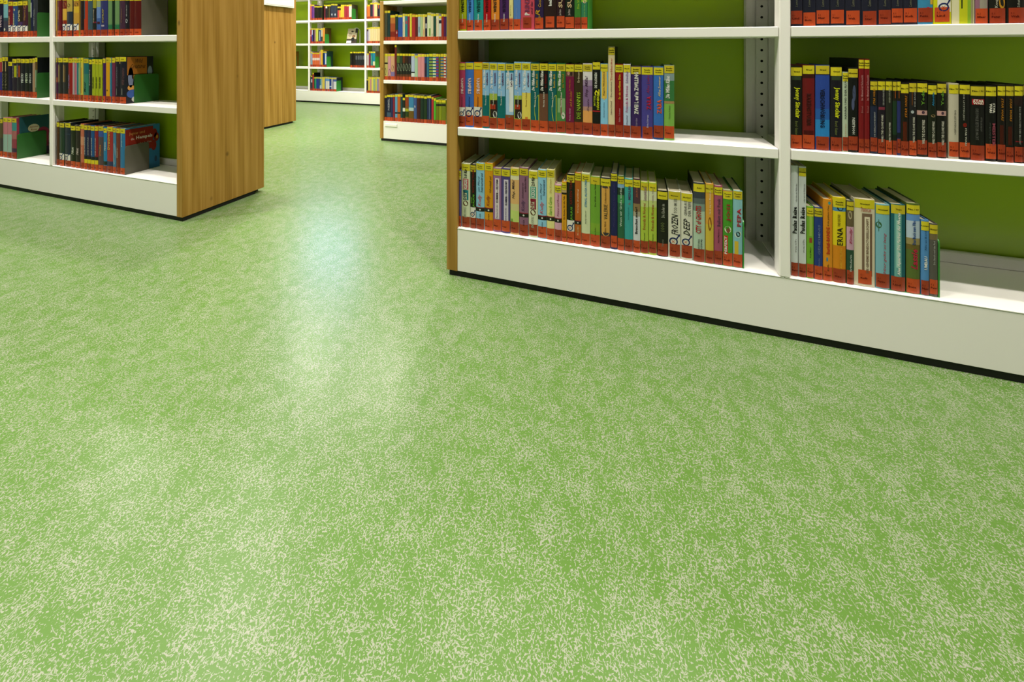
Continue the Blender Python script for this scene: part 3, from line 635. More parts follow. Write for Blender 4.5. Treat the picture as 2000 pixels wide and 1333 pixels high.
  (-581.8, 7.5, 195.8, '5a5098', 'narrow violet book with face print, first from oak end, bottom shelf, near right bookcase', 'Familie|Freunde', [['B', 160.2, 177.3, 'd8c070'], ['B', 158.1, 162.4, '302018'], ['T', 'Lotta Leben', 99.5, 152.8, 0.35, 0.65, '302850', 'u'], ['T', 'Alice P.', 35.5, 71.8, 0.35, 0.6, '302850', 'u']], {}),
  (-560.9, 32.1, 220.3, 'e0e6c4', 'cream book with red and teal boxes, second from oak end, bottom shelf, near right bookcase', 'Lustiges', [['R', 130.6, 167.7, 0.2, 0.82, 'c4505c'], ['T', 'KEKSE', 132.7, 165.6, 0.3, 0.7, 'f0f0e8', 'ub'], ['R', 118.9, 129.1, 0.2, 0.82, '20808c'], ['R', 94.6, 118.9, 0.65, 0.82, '20808c'], ['T', 'DEPPI', 94.6, 128.5, 0.22, 0.62, '205060', 'ub'], ['O', 74.0, 92.0, 0.2, 0.8, '5a3420'], ['T', '1:0 für', 170.9, 201.6, 0.3, 0.7, '141414', 'ub'], ['T', 'JENS SCHULZ', 34.1, 70.2, 0.3, 0.66, 'a0a890', 'ub']], {}),
  (-533.6, 20.6, 219.4, '14140e', 'black book with red and green lettering, third from oak end, bottom shelf, near right bookcase', 'Fantasy|Abenteuer', [['T', 'KATZEN TEAM', 123.7, 199.6, 0.4, 0.75, '782018', 'ub'], ['T', 'JULIUS', 74.1, 117.4, 0.5, 0.85, '70b830', 'ub'], ['T', 'WAHRE', 85.7, 106.8, 0.15, 0.4, '70b830', 'u'], ['S', 34.1, 72.5]], {}),
  (-507.3, 30.5, 226.0, '92ccea', 'light blue book with black band, fourth from oak end, bottom shelf, near right bookcase', 'Familie|Freunde', [['B', 73.0, 75.9, '902038'], ['B', 61.3, 73.0, '1a1a16'], ['O', 64.9, 70.8, 0.4, 0.6, 'e0e0d8'], ['T', 'Total verrückt und', 127.3, 193.3, 0.6, 0.85, '283848', 'ui'], ['T', 'ein Pferd', 128.3, 180.7, 0.25, 0.45, '283848', 'ui'], ['T', 'Kully', 79.1, 119.9, 0.25, 0.75, 'c86070', 'ui'], ['T', 'SUZA', 34.0, 55.0, 0.45, 0.6, '141414', 'u']], {}),
  (-476.3, 29.4, 228.3, 'e09c10', 'amber book with black band, fifth from oak end, bottom shelf, near right bookcase', 'Familie|Freunde', [['B', 74.7, 77.6, '902038'], ['B', 63.0, 74.7, '1a1a16'], ['O', 66.7, 72.5, 0.4, 0.6, 'e0e0d8'], ['T', 'Voll verknallt und', 129.2, 185.4, 0.6, 0.85, '483008', 'ui'], ['T', 'Kully', 82.4, 120.9, 0.25, 0.75, 'a04828', 'ui'], ['T', 'SUZA', 35.6, 58.5, 0.45, 0.6, '141414', 'u']], {}),
  (-446.1, 28.8, 214.4, '9c6c9c', 'mauve book with white title panel, sixth from oak end, bottom shelf, near right bookcase', 'Fantasy|Liebe', [['R', 44.3, 180.7, 0.27, 0.78, 'e8dce0'], ['T', 'KUMMER – SELTSAM', 99.1, 176.6, 0.4, 0.66, '403040', 'ub'], ['T', 'Patricia Schröder', 47.4, 92.9, 0.42, 0.6, '604860', 'u']], {}),
  (-415.7, 30.1, 216.3, '4c3f80', 'violet book with white title panel, seventh from oak end, bottom shelf, near right bookcase', 'Fantasy|Liebe', [['R', 37.6, 179.2, 0.3, 0.82, 'd8d0e0'], ['T', 'KUMMER – VERTRÄUMT', 94.0, 175.1, 0.42, 0.7, '302848', 'ub'], ['T', 'Patricia Schröder', 40.6, 85.8, 0.44, 0.62, '504070', 'u']], {}),
  (-384.4, 29.9, 220.4, 'e8b878', 'tan book with handwritten title, eighth from oak end, bottom shelf, near right bookcase', 'Familie|Freunde', [['B', 181.5, 222.6, 'ece6bc'], ['B', 79.8, 101.4, 'd8d090'], ['B', 26.8, 79.8, 'c8dc78'], ['T', 'Hey, Milla!', 118.7, 181.5, 0.2, 0.6, '30202c', 'ui'], ['R', 27.8, 51.6, 0.1, 0.3, '70a040']], {}),
  (-353.1, 30.6, 224.4, '90627f', 'mauve book with black band, ninth from oak end, bottom shelf, near right bookcase', 'Familie|Freunde', [['B', 73.2, 76.2, '902038'], ['B', 61.1, 73.2, '1a1a16'], ['O', 64.9, 70.9, 0.4, 0.6, 'e0e0d8'], ['T', 'Liebeskummer und', 123.9, 175.4, 0.3, 0.5, '382030', 'ui'], ['T', 'ein falsches Herz', 145.4, 194.8, 0.6, 0.8, '382030', 'ui'], ['T', 'Kully', 80.9, 119.6, 0.25, 0.72, '604468', 'ui'], ['T', 'SUZA', 33.6, 54.1, 0.45, 0.6, '141414', 'u']], {}),
  (-321.0, 30.6, 216.5, 'e0e6c4', 'cream book with teal and red boxes, tenth from oak end, bottom shelf, near right bookcase', 'Lustiges', [['R', 128.0, 165.3, 0.2, 0.82, '48a890'], ['T', 'KEKSE', 130.1, 163.2, 0.3, 0.7, 'f0f0e8', 'ub'], ['R', 117.3, 125.9, 0.2, 0.82, '902038'], ['R', 91.8, 117.3, 0.65, 0.82, '902038'], ['T', 'DEPPI', 91.8, 125.2, 0.22, 0.62, '902038', 'ub'], ['O', 71.9, 90.7, 0.2, 0.8, '5a3420'], ['T', '2:0 für', 168.5, 198.4, 0.3, 0.7, '141414', 'ub'], ['T', 'JENS SCHULZ', 31.0, 68.3, 0.3, 0.66, 'a0a890', 'ub']], {}),
  (-290.7, 28.2, 224.0, '92ccea', 'light blue book with black band, eleventh from oak end, bottom shelf, near right bookcase', 'Familie|Freunde', [['B', 72.2, 75.2, '902038'], ['B', 60.4, 72.2, '1a1a16'], ['O', 64.1, 70.0, 0.4, 0.6, 'e0e0d8'], ['T', 'Total verrückt und', 140.4, 191.2, 0.6, 0.85, '283848', 'ui'], ['T', 'ein Pferd', 125.6, 178.5, 0.25, 0.45, '283848', 'ui'], ['T', 'Kully', 80.1, 121.3, 0.25, 0.75, 'c86070', 'ui'], ['T', 'SUZA', 33.5, 54.6, 0.45, 0.6, '141414', 'u']], {}),
  (-263.0, 25.1, 226.1, 'ece494', 'pale yellow book with green handwriting, twelfth from oak end, bottom shelf, near right bookcase', 'Fantasy|Liebe', [['B', 72.7, 75.7, '902038'], ['B', 60.9, 72.7, '1a1a16'], ['O', 64.6, 70.5, 0.4, 0.6, 'e0e0d8'], ['T', 'Stars & Carrie', 79.9, 138.8, 0.25, 0.72, '70b028', 'ui'], ['T', 'Das Konzert', 151.4, 197.7, 0.4, 0.65, 'c8b060', 'ui']], {}),
  (-238.5, 22.4, 181.2, 'dca8bc', 'shorter pale pink book with black band, thirteenth from oak end, bottom shelf, near right bookcase', 'Familie|Freunde', [['B', 70.6, 73.5, '902038'], ['B', 58.9, 70.6, '1a1a16'], ['O', 62.5, 68.4, 0.4, 0.6, 'e0e0d8'], ['T', 'Prinzen und Rosen', 79.4, 149.4, 0.35, 0.65, '8a3058', 'ui'], ['O', 156.8, 164.1, 0.35, 0.65, '305080']], {}),
  (-218.8, 14.9, 191.6, 'e2a01c', 'shorter amber book with black lettering, fourteenth from oak end, bottom shelf, near right bookcase', 'Familie|Freunde', [['B', 157.5, 178.3, 'c8a878'], ['B', 151.3, 157.5, '201810'], ['T', 'Ein Racker für alle Fälle', 72.1, 148.1, 0.35, 0.7, '141414', 'u'], ['T', 'Jenny Kauter', 34.7, 65.9, 0.4, 0.6, '141414', 'u']], {}),
  (-198.2, 24.7, 218.3, '11150e', 'black book with round sticker, fifteenth from oak end, bottom shelf, near right bookcase', 'Familie|Freunde', [['T', 'KATZEN TEAM', 123.1, 197.3, 0.4, 0.7, '782018', 'ub'], ['T', 'JULIUS', 73.2, 115.4, 0.5, 0.8, '70b830', 'ub'], ['S', 33.5, 71.9]], {}),
  (-174.9, 19.6, 224.4, 'ba621c', 'rust orange book with black band, sixteenth from oak end, bottom shelf, near right bookcase', 'Familie|Freunde', [['B', 71.7, 74.3, '902038'], ['B', 61.6, 71.7, '1a1a16'], ['O', 64.7, 69.8, 0.4, 0.6, 'e0e0d8'], ['T', 'Voran Zwilling', 97.2, 173.5, 0.4, 0.65, 'f0d8b8', 'u'], ['T', 'Kolb', 28.5, 56.5, 0.4, 0.6, 'e0c090', 'u']], {}),
  (-150.8, 26.7, 226.0, 'dce4b8', 'cream book with blue lettering, seventeenth from oak end, bottom shelf, near right bookcase', 'Familie|Freunde', [['T', 'STING, ALICIA UND', 119.8, 205.8, 0.4, 0.7, '4888b0', 'ub'], ['T', 'ANTJE SZILLAT', 66.6, 109.6, 0.45, 0.62, '405040', 'u']], {}),
  (-121.7, 29.7, 216.9, '74a834', 'bright green book with thin black lettering, eighteenth from oak end, bottom shelf, near right bookcase', 'Tiere', [['T', 'Die Wölfe vom Wald', 125.0, 195.3, 0.45, 0.6, '141414', 'u'], ['T', 'Jane Gardam', 34.5, 59.6, 0.45, 0.6, '141414', 'u'], ['B', 47.1, 72.2, '84ac34']], {}),
  (-90.2, 31.0, 217.1, '3a3a44', 'charcoal book with tan title panel, nineteenth from oak end, bottom shelf, near right bookcase', 'Historisch', [['R', 48.1, 185.2, 0.12, 0.9, 'e0a850'], ['O', 170.2, 197.6, 0.12, 0.9, 'e0a850'], ['O', 36.8, 61.8, 0.12, 0.9, 'e0a850'], ['T', 'VALERIE', 89.2, 135.3, 0.35, 0.7, '404030', 'u'], ['T', 'Die Meisterdiebin von Paris', 139.1, 192.7, 0.42, 0.6, '604020', 'u'], ['T', 'Sabine Wirth', 44.3, 83.0, 0.38, 0.58, '604020', 'u']], {}),
  (-64.5, 18.8, 234.2, '1b1c54', 'navy book with faint lettering, twentieth from oak end, bottom shelf, near right bookcase', 'Familie|Freunde', [['T', 'Wenn die Nacht leise spricht', 68.3, 204.5, 0.4, 0.62, '50407a', 'u']], {}),
  (-44.3, 19.3, 227.7, '2c6444', 'dark teal book with landscape picture, twenty-first from oak end, bottom shelf, near right bookcase', 'Historisch|ab 10', [['B', 191.2, 207.2, '88b0d8'], ['B', 169.0, 191.2, '203828'], ['B', 144.4, 169.0, '3c9050'], ['T', 'Wenn wir Große werden', 72.9, 193.7, 0.35, 0.65, 'd8e8d8', 'u']], {}),
  (-21.3, 24.3, 221.2, '3aa4a4', 'turquoise book with purple lettering, twenty-second from oak end, bottom shelf, near right bookcase', 'Abenteuer', [['T', 'MERLIN', 158.7, 199.1, 0.45, 0.75, '503868', 'u'], ['T', 'L.', 144.0, 151.3, 0.45, 0.7, 'a03848', 'ub'], ['T', 'Eva Wagendorfer', 97.4, 136.6, 0.4, 0.6, '206870', 'u']], {}),
  (1.8, 19.8, 223.5, '50303c', 'charcoal book with white lower half, twenty-third from oak end, bottom shelf, near right bookcase', 'Familie|Freunde', [['B', 124.1, 148.4, '907850'], ['B', 109.5, 124.1, 'b0a890'], ['B', 26.6, 109.5, 'd8dce0'], ['T', 'Brauchst mehr?', 57.1, 138.7, 0.25, 0.65, '141414', 'ub'], ['T', 'Julia Breit', 167.9, 197.2, 0.4, 0.7, 'c07050', 'u']], {}),
  (24.0, 22.3, 215.4, 'b4cc44', 'yellow book with red-brown lettering, twenty-fourth from oak end, bottom shelf, near right bookcase', 'Pferde', [['B', 160.1, 198.9, 'dce0b8'], ['B', 140.7, 160.1, 'c8d680'], ['T', 'Friends & Horses', 72.9, 152.8, 0.3, 0.66, 'a04028', 'u'], ['T', 'Sommerwind und', 160.1, 198.9, 0.35, 0.8, '906878', 'u'], ['T', 'Chantal', 34.1, 63.2, 0.4, 0.6, '506020', 'u']], {}),
  (47.6, 22.3, 215.6, 'b4cc44', 'yellow book with red-brown lettering, twenty-fifth from oak end, bottom shelf, near right bookcase', 'Pferde', [['B', 162.1, 198.3, 'dce0b8'], ['B', 142.9, 162.1, 'c8d680'], ['T', 'Friends & Horses', 73.0, 151.3, 0.3, 0.66, 'a04028', 'u'], ['T', 'Schritt, Trab', 157.3, 198.3, 0.4, 0.65, '906878', 'u'], ['T', 'Chantal', 36.9, 63.4, 0.4, 0.6, '506020', 'u']], {}),
  (75.1, 29.3, 194.4, '161712', 'black book with olive lettering, twenty-sixth from oak end, bottom shelf, near right bookcase', 'Abenteuer', [['T', '1000', 74.7, 102.0, 0.3, 0.7, '586038', 'ub'], ['T', 'Die Kinder im', 115.7, 156.7, 0.4, 0.7, 'b8b8a8', 'u'], ['T', 'Patronus', 30.9, 51.4, 0.4, 0.6, '808070', 'u']], {}),
  (108.0, 33.8, 196.7, 'e4e2d0', 'cream book with big black capitals, twenty-seventh from oak end, bottom shelf, near right bookcase', 'Abenteuer', [['T', 'FROZEN', 69.3, 130.3, 0.25, 0.8, '141414', 'ui'], ['T', 'TOD IM EIS', 133.0, 176.4, 0.45, 0.7, '707068', 'u'], ['M', 38.1, 67.9]], {}),
  (141.7, 30.8, 194.5, 'e4e2d0', 'cream book with big black capitals, twenty-eighth from oak end, bottom shelf, near right bookcase', 'Abenteuer', [['T', 'DEEP', 70.8, 120.6, 0.2, 0.75, '141414', 'ui'], ['T', 'GEFAHR AUS', 128.6, 173.0, 0.25, 0.5, '606058', 'u'], ['T', 'DER TIEFE', 128.6, 170.3, 0.6, 0.85, '606058', 'u'], ['M', 41.3, 68.2]], {}),
  (174.2, 31.0, 227.7, '3a4048', 'charcoal book with red lettering, twenty-ninth from oak end, bottom shelf, near right bookcase', 'Krimi', [['B', 166.9, 182.9, '5c6868'], ['B', 145.6, 166.9, '80988c'], ['B', -14.3, 145.6, 'b8d0b8'], ['T', 'CITY of GHOSTS', 81.6, 161.6, 0.2, 0.7, 'b02830', 'ub'], ['T', 'VICTORIA', 36.3, 65.7, 0.4, 0.55, '141414', 'u'], ['T', 'SCHWAB', 36.3, 65.7, 0.62, 0.77, '141414', 'u']], {'rt': '202428'}),
  (201.7, 20.9, 228.0, 'e0a43c', 'amber book with brown emblem, thirtieth from oak end, bottom shelf, near right bookcase', 'Film / TV', [['B', 32.2, 111.6, 'd8bc40'], ['O', 93.0, 132.7, 0.3, 0.75, '8a5a20'], ['T', 'Hände weg von Mississippi', 140.7, 206.8, 0.4, 0.7, 'f0dcb0', 'u']], {}),
  (224.4, 21.6, 224.2, 'a8506c', 'magenta book with grey script, thirty-first from oak end, bottom shelf, near right bookcase', 'Familie|Freunde', [['T', 'Ballett mit Punk', 109.0, 189.2, 0.35, 0.75, '504050', 'u'], ['T', 'Anna Mattison', 61.6, 101.1, 0.4, 0.6, '502838', 'u']], {}),
  (248.5, 24.4, 213.8, '4c9c2c', 'green book with red capitals, thirty-second from oak end, bottom shelf, near right bookcase', 'Fantasy|Liebe', [['B', 208.5, 215.1, 'd86078'], ['T', 'JOSI', 126.2, 174.6, 0.35, 0.85, 'a02c30', 'ub'], ['O', 93.6, 113.2, 0.15, 0.85, 'e8e0d0'], ['O', 93.6, 107.9, 0.35, 0.7, '8a4a38'], ['R', 33.5, 85.7, 0.1, 0.5, 'c83828'], ['T', 'PERFEKT', 33.5, 83.1, 0.15, 0.4, 'f0f0e8', 'ub']], {}),
  (273.7, 23.8, 215.6, '8cc4cc', 'light blue book with red capitals, thirty-third from oak end, bottom shelf, near right bookcase', 'Fantasy|Liebe', [['T', 'PEPA', 114.9, 166.8, 0.4, 0.85, 'b03040', 'ub'], ['O', 83.7, 103.2, 0.15, 0.85, 'd8e0d0'], ['O', 86.3, 100.6, 0.3, 0.75, '283038'], ['R', 34.4, 73.4, 0.15, 0.55, 'd8b838']], {'rt': '205838'}),
 ]),
 ('RA2', 1.2507, 0.8475, 'books on the top shelf of the near right bookcase, second bay', 2, 0.13, [
  (415.8, 27.1, 250.9, '1f2030', 'black book with gilt script, first from white post, top shelf, near right bookcase', 'Fantasy', [['T', 'Lemony', 52.5, 80.4, 0.35, 0.6, '707058', 'ui']], {}),
  (445.0, 28.3, 248.6, '1f2030', 'black book with gilt script, second from white post, top shelf, near right bookcase', 'Fantasy', [['T', 'Lemony', 51.8, 79.5, 0.35, 0.6, '707058', 'ui']], {}),
  (475.6, 30.7, 246.2, '1f2030', 'black book with gilt script, third from white post, top shelf, near right bookcase', 'Fantasy', [['T', 'Lemony', 51.1, 78.6, 0.35, 0.6, '707058', 'ui']], {}),
  (508.1, 31.9, 243.7, '1f2030', 'black book with gilt script, fourth from white post, top shelf, near right bookcase', 'Fantasy', [['T', 'Lemony', 50.4, 77.6, 0.35, 0.6, '707058', 'ui']], {}),
  (542.0, 33.6, 241.0, '1f2030', 'black book with gilt script, fifth from white post, top shelf, near right bookcase', 'Fantasy', [['T', 'Lemony', 49.6, 76.5, 0.35, 0.6, '707058', 'ui']], {}),
  (577.3, 34.8, 238.3, '1f2030', 'black book with gilt script, sixth from white post, top shelf, near right bookcase', 'Fantasy', [['T', 'Lemony', 48.8, 75.5, 0.35, 0.6, '707058', 'ui']], {}),
  (609.0, 26.2, 235.8, '1f2030', 'black book with gilt script, seventh from white post, top shelf, near right bookcase', 'Fantasy', [['T', 'Lemony', 48.1, 74.5, 0.35, 0.6, '707058', 'ui']], {}),
  (634.7, 23.6, 233.8, '1f2030', 'black book with gilt script, eighth from white post, top shelf, near right bookcase', 'Fantasy', [['T', 'Lemony', 47.6, 73.7, 0.35, 0.6, '707058', 'ui']], {}),
  (661.1, 27.7, 238.1, '1f2030', 'black book with gilt script, ninth from white post, top shelf, near right bookcase', 'Fantasy', [['T', 'Lemony', 45.3, 72.4, 0.35, 0.6, '707058', 'ui']], {}),
  (691.1, 29.7, 235.8, '3c8cb4', 'turquoise book with pink spot, tenth from white post, top shelf, near right bookcase', 'Fantasy', [['O', 33.2, 43.9, 0.5, 0.8, 'c83868'], ['R', 50.1, 68.5, 0.8, 1, 'd8b040']], {}),
  (724.3, 34.5, 233.2, 'd4d212', 'yellow book with round sticker, eleventh from white post, top shelf, near right bookcase', 'Lustiges', [['S', 30.8, 61.5, 0.2, 0.97]], {}),
  (764.1, 42.9, 207.5, 'e0dab0', 'wide cream book with yellow-green splashes, twelfth from white post, top shelf, near right bookcase', 'Fantasy', [['R', -0.3, 102.5, 0.3, 0.66, 'c8cc20'], ['R', -0.3, 102.5, 0.66, 0.82, '90b830'], ['R', -0.3, 102.5, 0.82, 0.95, 'a09c70'], ['R', 38.0, 63.5, 0.38, 0.44, '304018']], {'noshelf': 1}),
  (798.5, 23.4, 219.9, '94687c', 'mauve book with grey panel, thirteenth from white post, top shelf, near right bookcase', 'Fantasy', [['R', 35.8, 101.2, 0.3, 0.95, 'a09888']], {}),
  (827.3, 30.7, 225.1, '1a1c16', 'black book with gold figure, fourteenth from white post, top shelf, near right bookcase', 'Fantasy', [['O', 35.3, 64.8, 0.55, 0.95, 'c89020'], ['T', 'Keeper', 38.3, 67.7, 0.3, 0.5, 'c8c4b0', 'u']], {}),
  (860.7, 33.1, 222.5, '14140f', 'black book with grey script, fifteenth from white post, top shelf, near right bookcase', 'Fantasy', [['T', 'Schatten', 37.6, 66.7, 0.5, 0.65, 'a8a898', 'u']], {}),
 ]),
 ('RB2', 1.2507, 0.5157, 'books on the middle shelf of the near right bookcase, second bay', 2, 0.13, [
  (415.2, 26.3, 222.4, '121310', 'black book with yellow lettering, first from white post, middle shelf, near right bookcase', 'Grusel', [['R', 186.0, 202.7, 0.1, 0.9, '34442c'], ['T', 'Jonny Sinclair', 83.0, 166.7, 0.25, 0.8, 'd4d820', 'db'], ['T', 'Beruf: Geister', 37.3, 74.7, 0.35, 0.6, '707840', 'd']], {}),
  (443.2, 27.6, 227.0, '741618', 'dark red book with dark lettering, second from white post, middle shelf, near right bookcase', 'Grusel', [['B', 191.5, 212.2, '3c1210'], ['T', 'RABENSTURM', 65.6, 150.3, 0.3, 0.7, '401010', 'db'], ['R', 34.7, 51.2, 0.1, 0.9, '4c1010']], {}),
  (474.7, 31.9, 227.6, '2c4aa0', 'blue book with dark lettering, third from white post, middle shelf, near right bookcase', 'Grusel', [['B', 200.6, 212.8, '282c50'], ['B', 81.9, 110.5, '2860b0'], ['B', 34.8, 81.9, '2c88d0'], ['T', 'VERSCHWÖRUNG', 61.4, 163.7, 0.3, 0.7, '101838', 'db']], {}),
  (505.0, 25.4, 223.2, '17131f', 'black book with yellow lettering, fourth from white post, middle shelf, near right bookcase', 'Grusel', [['R', 187.7, 203.9, 0.1, 0.9, '34442c'], ['T', 'Jonny Sinclair', 87.3, 168.8, 0.25, 0.8, 'd4d820', 'db'], ['T', 'Beruf: Geister', 42.7, 79.2, 0.35, 0.6, '707840', 'd']], {}),
  (524.5, 11.8, 210.2, 'bccab0', 'slim pale green book with black capitals, fifth from white post, middle shelf, near right bookcase', 'Familie|Freunde', [['T', 'HANNA UND DER FLUG', 86.8, 189.6, 0.3, 0.7, '303830', 'u'], ['T', 'Schröder', 40.4, 74.7, 0.4, 0.6, 'c08868', 'u']], {}),
  (541.8, 20.9, 222.2, '10110f', 'black book with blue figure, sixth from white post, middle shelf, near right bookcase', 'Abenteuer', [['R', 194.1, 206.2, 0.25, 0.7, '303860'], ['O', 133.9, 176.1, 0.4, 0.75, '48506c'], ['O', 109.9, 142.0, 0.3, 0.6, '505878'], ['T', 'HOHLBEIN', 47.7, 90.8, 0.35, 0.65, 'd0d0c8', 'ub']], {}),
  (559.0, 11.4, 244.9, '7c1019', 'tall dark red book with pink lettering, seventh from white post, middle shelf, near right bookcase', 'Familie|Freunde', [['T', 'Im Himmel ist Sehnsucht', 136.7, 202.6, 0.35, 0.8, 'c89090', 'u'], ['T', 'Bösel', 104.7, 121.7, 0.4, 0.8, 'a86868', 'u']], {'rt': '181c1c', 'depth': 0.165}),  # near-black boards: shade on the exposed cover put into the colour
  (571.1, 10.7, 245.0, '7c1019', 'tall dark red book with pink lettering, eighth from white post, middle shelf, near right bookcase', 'Familie|Freunde', [['T', 'Im Himmel ist Sehnsucht', 137.2, 202.9, 0.35, 0.8, 'c89090', 'u'], ['T', 'Bösel', 105.4, 122.3, 0.4, 0.8, 'a86868', 'u']], {'depth': 0.165}),
  (585.6, 15.1, 188.9, '1e2640', 'navy book with orange lettering, ninth from white post, middle shelf, near right bookcase', 'Film / TV', [['B', 122.6, 190.4, '12141a'], ['T', 'STAR WARS', 126.2, 169.0, 0.35, 0.65, 'c88018', 'ui'], ['T', 'DIE REBELLION BEGINNT', 44.2, 108.4, 0.45, 0.68, 'a0a0a0', 'ub']], {}),
  (601.7, 15.4, 188.8, '1c1420', 'black book with white capitals, tenth from white post, middle shelf, near right bookcase', 'Film / TV', [['T', 'DER UNSICHTBARE FEIND', 126.7, 169.3, 0.6, 0.85, 'b0b0a8', 'u'], ['R', 114.3, 121.4, 0.1, 0.95, '803040'], ['T', 'WARS: THE CLONE WARS', 30.9, 101.9, 0.4, 0.7, 'c8c4b4', 'ub']], {}),
  (617.0, 13.3, 189.4, '26281f', 'dark green book with white capitals, eleventh from white post, middle shelf, near right bookcase', 'Film / TV', [['T', 'GEGEN DIE SITH', 132.5, 169.6, 0.4, 0.65, 'a8a890', 'u'], ['T', 'WARS: THE CLONE WARS', 32.8, 83.1, 0.4, 0.7, 'c8c4b4', 'ub']], {}),
  (628.7, 8.4, 189.2, '1c3820', 'slim dark green book with orange streak, twelfth from white post, middle shelf, near right bookcase', 'Film / TV', [['B', 138.2, 190.9, '20180c'], ['R', 145.2, 168.9, 0.5, 0.7, 'a05018'], ['B', 29.1, 51.9, '101810']], {}),
  (637.1, 7.0, 188.9, '28306a', 'slim navy book with orange streak, thirteenth from white post, middle shelf, near right bookcase', 'Film / TV', [['B', 138.4, 191.1, '18140c'], ['R', 145.4, 169.1, 0.4, 0.6, 'a05018'], ['B', 43.6, 57.7, '101828']], {}),
  (649.4, 15.9, 183.9, '1b150e', 'black book with orange lettering, fourteenth from white post, middle shelf, near right bookcase', 'Film / TV', [['B', 156.2, 163.2, '481814'], ['T', 'STAR WARS', 96.8, 152.8, 0.45, 0.75, 'c87818', 'ui'], ['R', 33.8, 86.3, 0.25, 0.75, '54200c']], {}),
  (665.8, 15.1, 185.9, '1f1d20', 'black book with white capitals, fifteenth from white post, middle shelf, near right bookcase', 'Film / TV', [['T', 'DIE JAGD', 125.3, 165.3, 0.6, 0.85, 'a8a8a0', 'u'], ['O', 107.9, 115.8, 0.2, 0.6, 'b0b8b8'], ['R', 128.8, 165.3, 0.3, 0.45, '603818'], ['T', 'WARS: THE CLONE WARS', 34.8, 99.2, 0.4, 0.7, 'c8c4b4', 'ub']], {}),
  (684.7, 20.4, 188.6, '14140f', 'black book with pink planet band, sixteenth from white post, middle shelf, near right bookcase', 'Film / TV', [['T', 'Yoda', 129.4, 165.8, 0.35, 0.65, '609030', 'ub'], ['B', 105.2, 116.4, 'c89c94'], ['O', 107.8, 115.6, 0.4, 0.7, '503848'], ['T', 'WARS: THE CLONE WARS', 32.5, 93.1, 0.4, 0.7, 'c8c4b4', 'ub']], {}),
  (704.4, 17.2, 184.1, '1a2012', 'black book with light blue lettering, seventeenth from white post, middle shelf, near right bookcase', 'Film / TV', [['T', 'Ahsoka', 128.3, 162.7, 0.4, 0.65, '2878a0', 'ub'], ['O', 100.8, 107.7, 0.3, 0.8, '907850'], ['T', 'WARS: THE CLONE WARS', 33.8, 90.5, 0.4, 0.7, 'c8c4b4', 'ub']], {}),
  (722.8, 17.9, 187.8, '14140f', 'black book with pink planet band, eighteenth from white post, middle shelf, near right bookcase', 'Film / TV', [['T', 'Yoda', 130.7, 166.6, 0.35, 0.65, '609030', 'ub'], ['B', 105.0, 117.0, 'c89c94'], ['O', 107.6, 115.3, 0.4, 0.7, '503848'], ['T', 'WARS: THE CLONE WARS', 32.3, 92.2, 0.4, 0.7, 'c8c4b4', 'ub']], {}),
  (745.9, 19.1, 186.3, 'c8c0aa', 'beige book with spaced black lettering, nineteenth from white post, middle shelf, near right bookcase', 'Film / TV', [['O', 162.2, 170.1, 0.35, 0.65, '202020'], ['T', 'DIE LETZTEN JEDI', 61.0, 119.5, 0.45, 0.66, '303028', 'd']], {}),
  (766.6, 19.9, 184.7, '12120f', 'black book with spaced white lettering, twentieth from white post, middle shelf, near right bookcase', 'Film / TV', [['T', 'DIE LETZTEN JEDI', 96.9, 159.4, 0.25, 0.42, 'a8a898', 'd'], ['O', 79.6, 90.0, 0.3, 0.65, '801c10'], ['T', 'STAR WARS', 33.7, 77.9, 0.45, 0.65, 'b0b0a0', 'db']], {}),
  (791.0, 27.0, 181.1, '141411', 'black book with red box logo, twenty-first from white post, middle shelf, near right bookcase', 'Film / TV', [['R', 135.2, 148.9, 0.1, 0.96, 'a81820'], ['T', 'STAR', 141.9, 148.1, 0.15, 0.9, 'f0ead8', 'hb'], ['T', 'WARS', 136.0, 141.9, 0.15, 0.9, 'f0ead8', 'hb'], ['T', 'DIE DUNKLE SEITE DER MACHT', 50.0, 125.7, 0.3, 0.5, '60605a', 'd'], ['T', 'HÜTER DER MACHT', 70.6, 105.0, 0.62, 0.8, '60605a', 'd']], {}),
  (815.3, 19.8, 181.7, '10100e', 'black book with pink capitals, twenty-second from white post, middle shelf, near right bookcase', 'Film / TV', [['T', 'STAR', 116.5, 140.4, 0.62, 0.85, 'e8e4d4', 'db'], ['T', 'WARS', 116.5, 139.5, 0.3, 0.55, 'e8e4d4', 'db'], ['T', 'MEISTER', 37.9, 91.7, 0.55, 0.88, '984858', 'db'], ['T', 'Joe Schreiber', 37.9, 94.3, 0.28, 0.42, '505850', 'u']], {}),
  (834.0, 14.2, 185.2, '181410', 'black book with orange lettering, twenty-third from white post, middle shelf, near right bookcase', 'Film / TV', [['B', 158.0, 168.2, '481814'], ['T', 'STAR WARS', 98.6, 152.9, 0.4, 0.7, 'b87818', 'di'], ['R', 40.9, 88.4, 0.25, 0.75, '44180c']], {}),
  (849.1, 14.3, 185.2, '181410', 'black book with orange lettering, twenty-fourth from white post, middle shelf, near right bookcase', 'Film / TV', [['B', 158.5, 168.6, '481814'], ['T', 'STAR WARS', 97.7, 152.6, 0.4, 0.7, 'b87818', 'di'], ['R', 41.9, 85.9, 0.25, 0.75, '44180c']], {}),
  (865.0, 15.2, 184.9, '15120f', 'black book with spaced white lettering, twenty-fifth from white post, middle shelf, near right bookcase', 'Film / TV', [['B', 137.2, 169.1, '241410'], ['O', 161.5, 167.4, 0.3, 0.8, 'a8a8a0'], ['T', 'DAS ERWACHEN DER MACHT', 44.7, 133.8, 0.45, 0.65, '989890', 'd'], ['R', 49.8, 52.3, 0.1, 1, '801820']], {}),
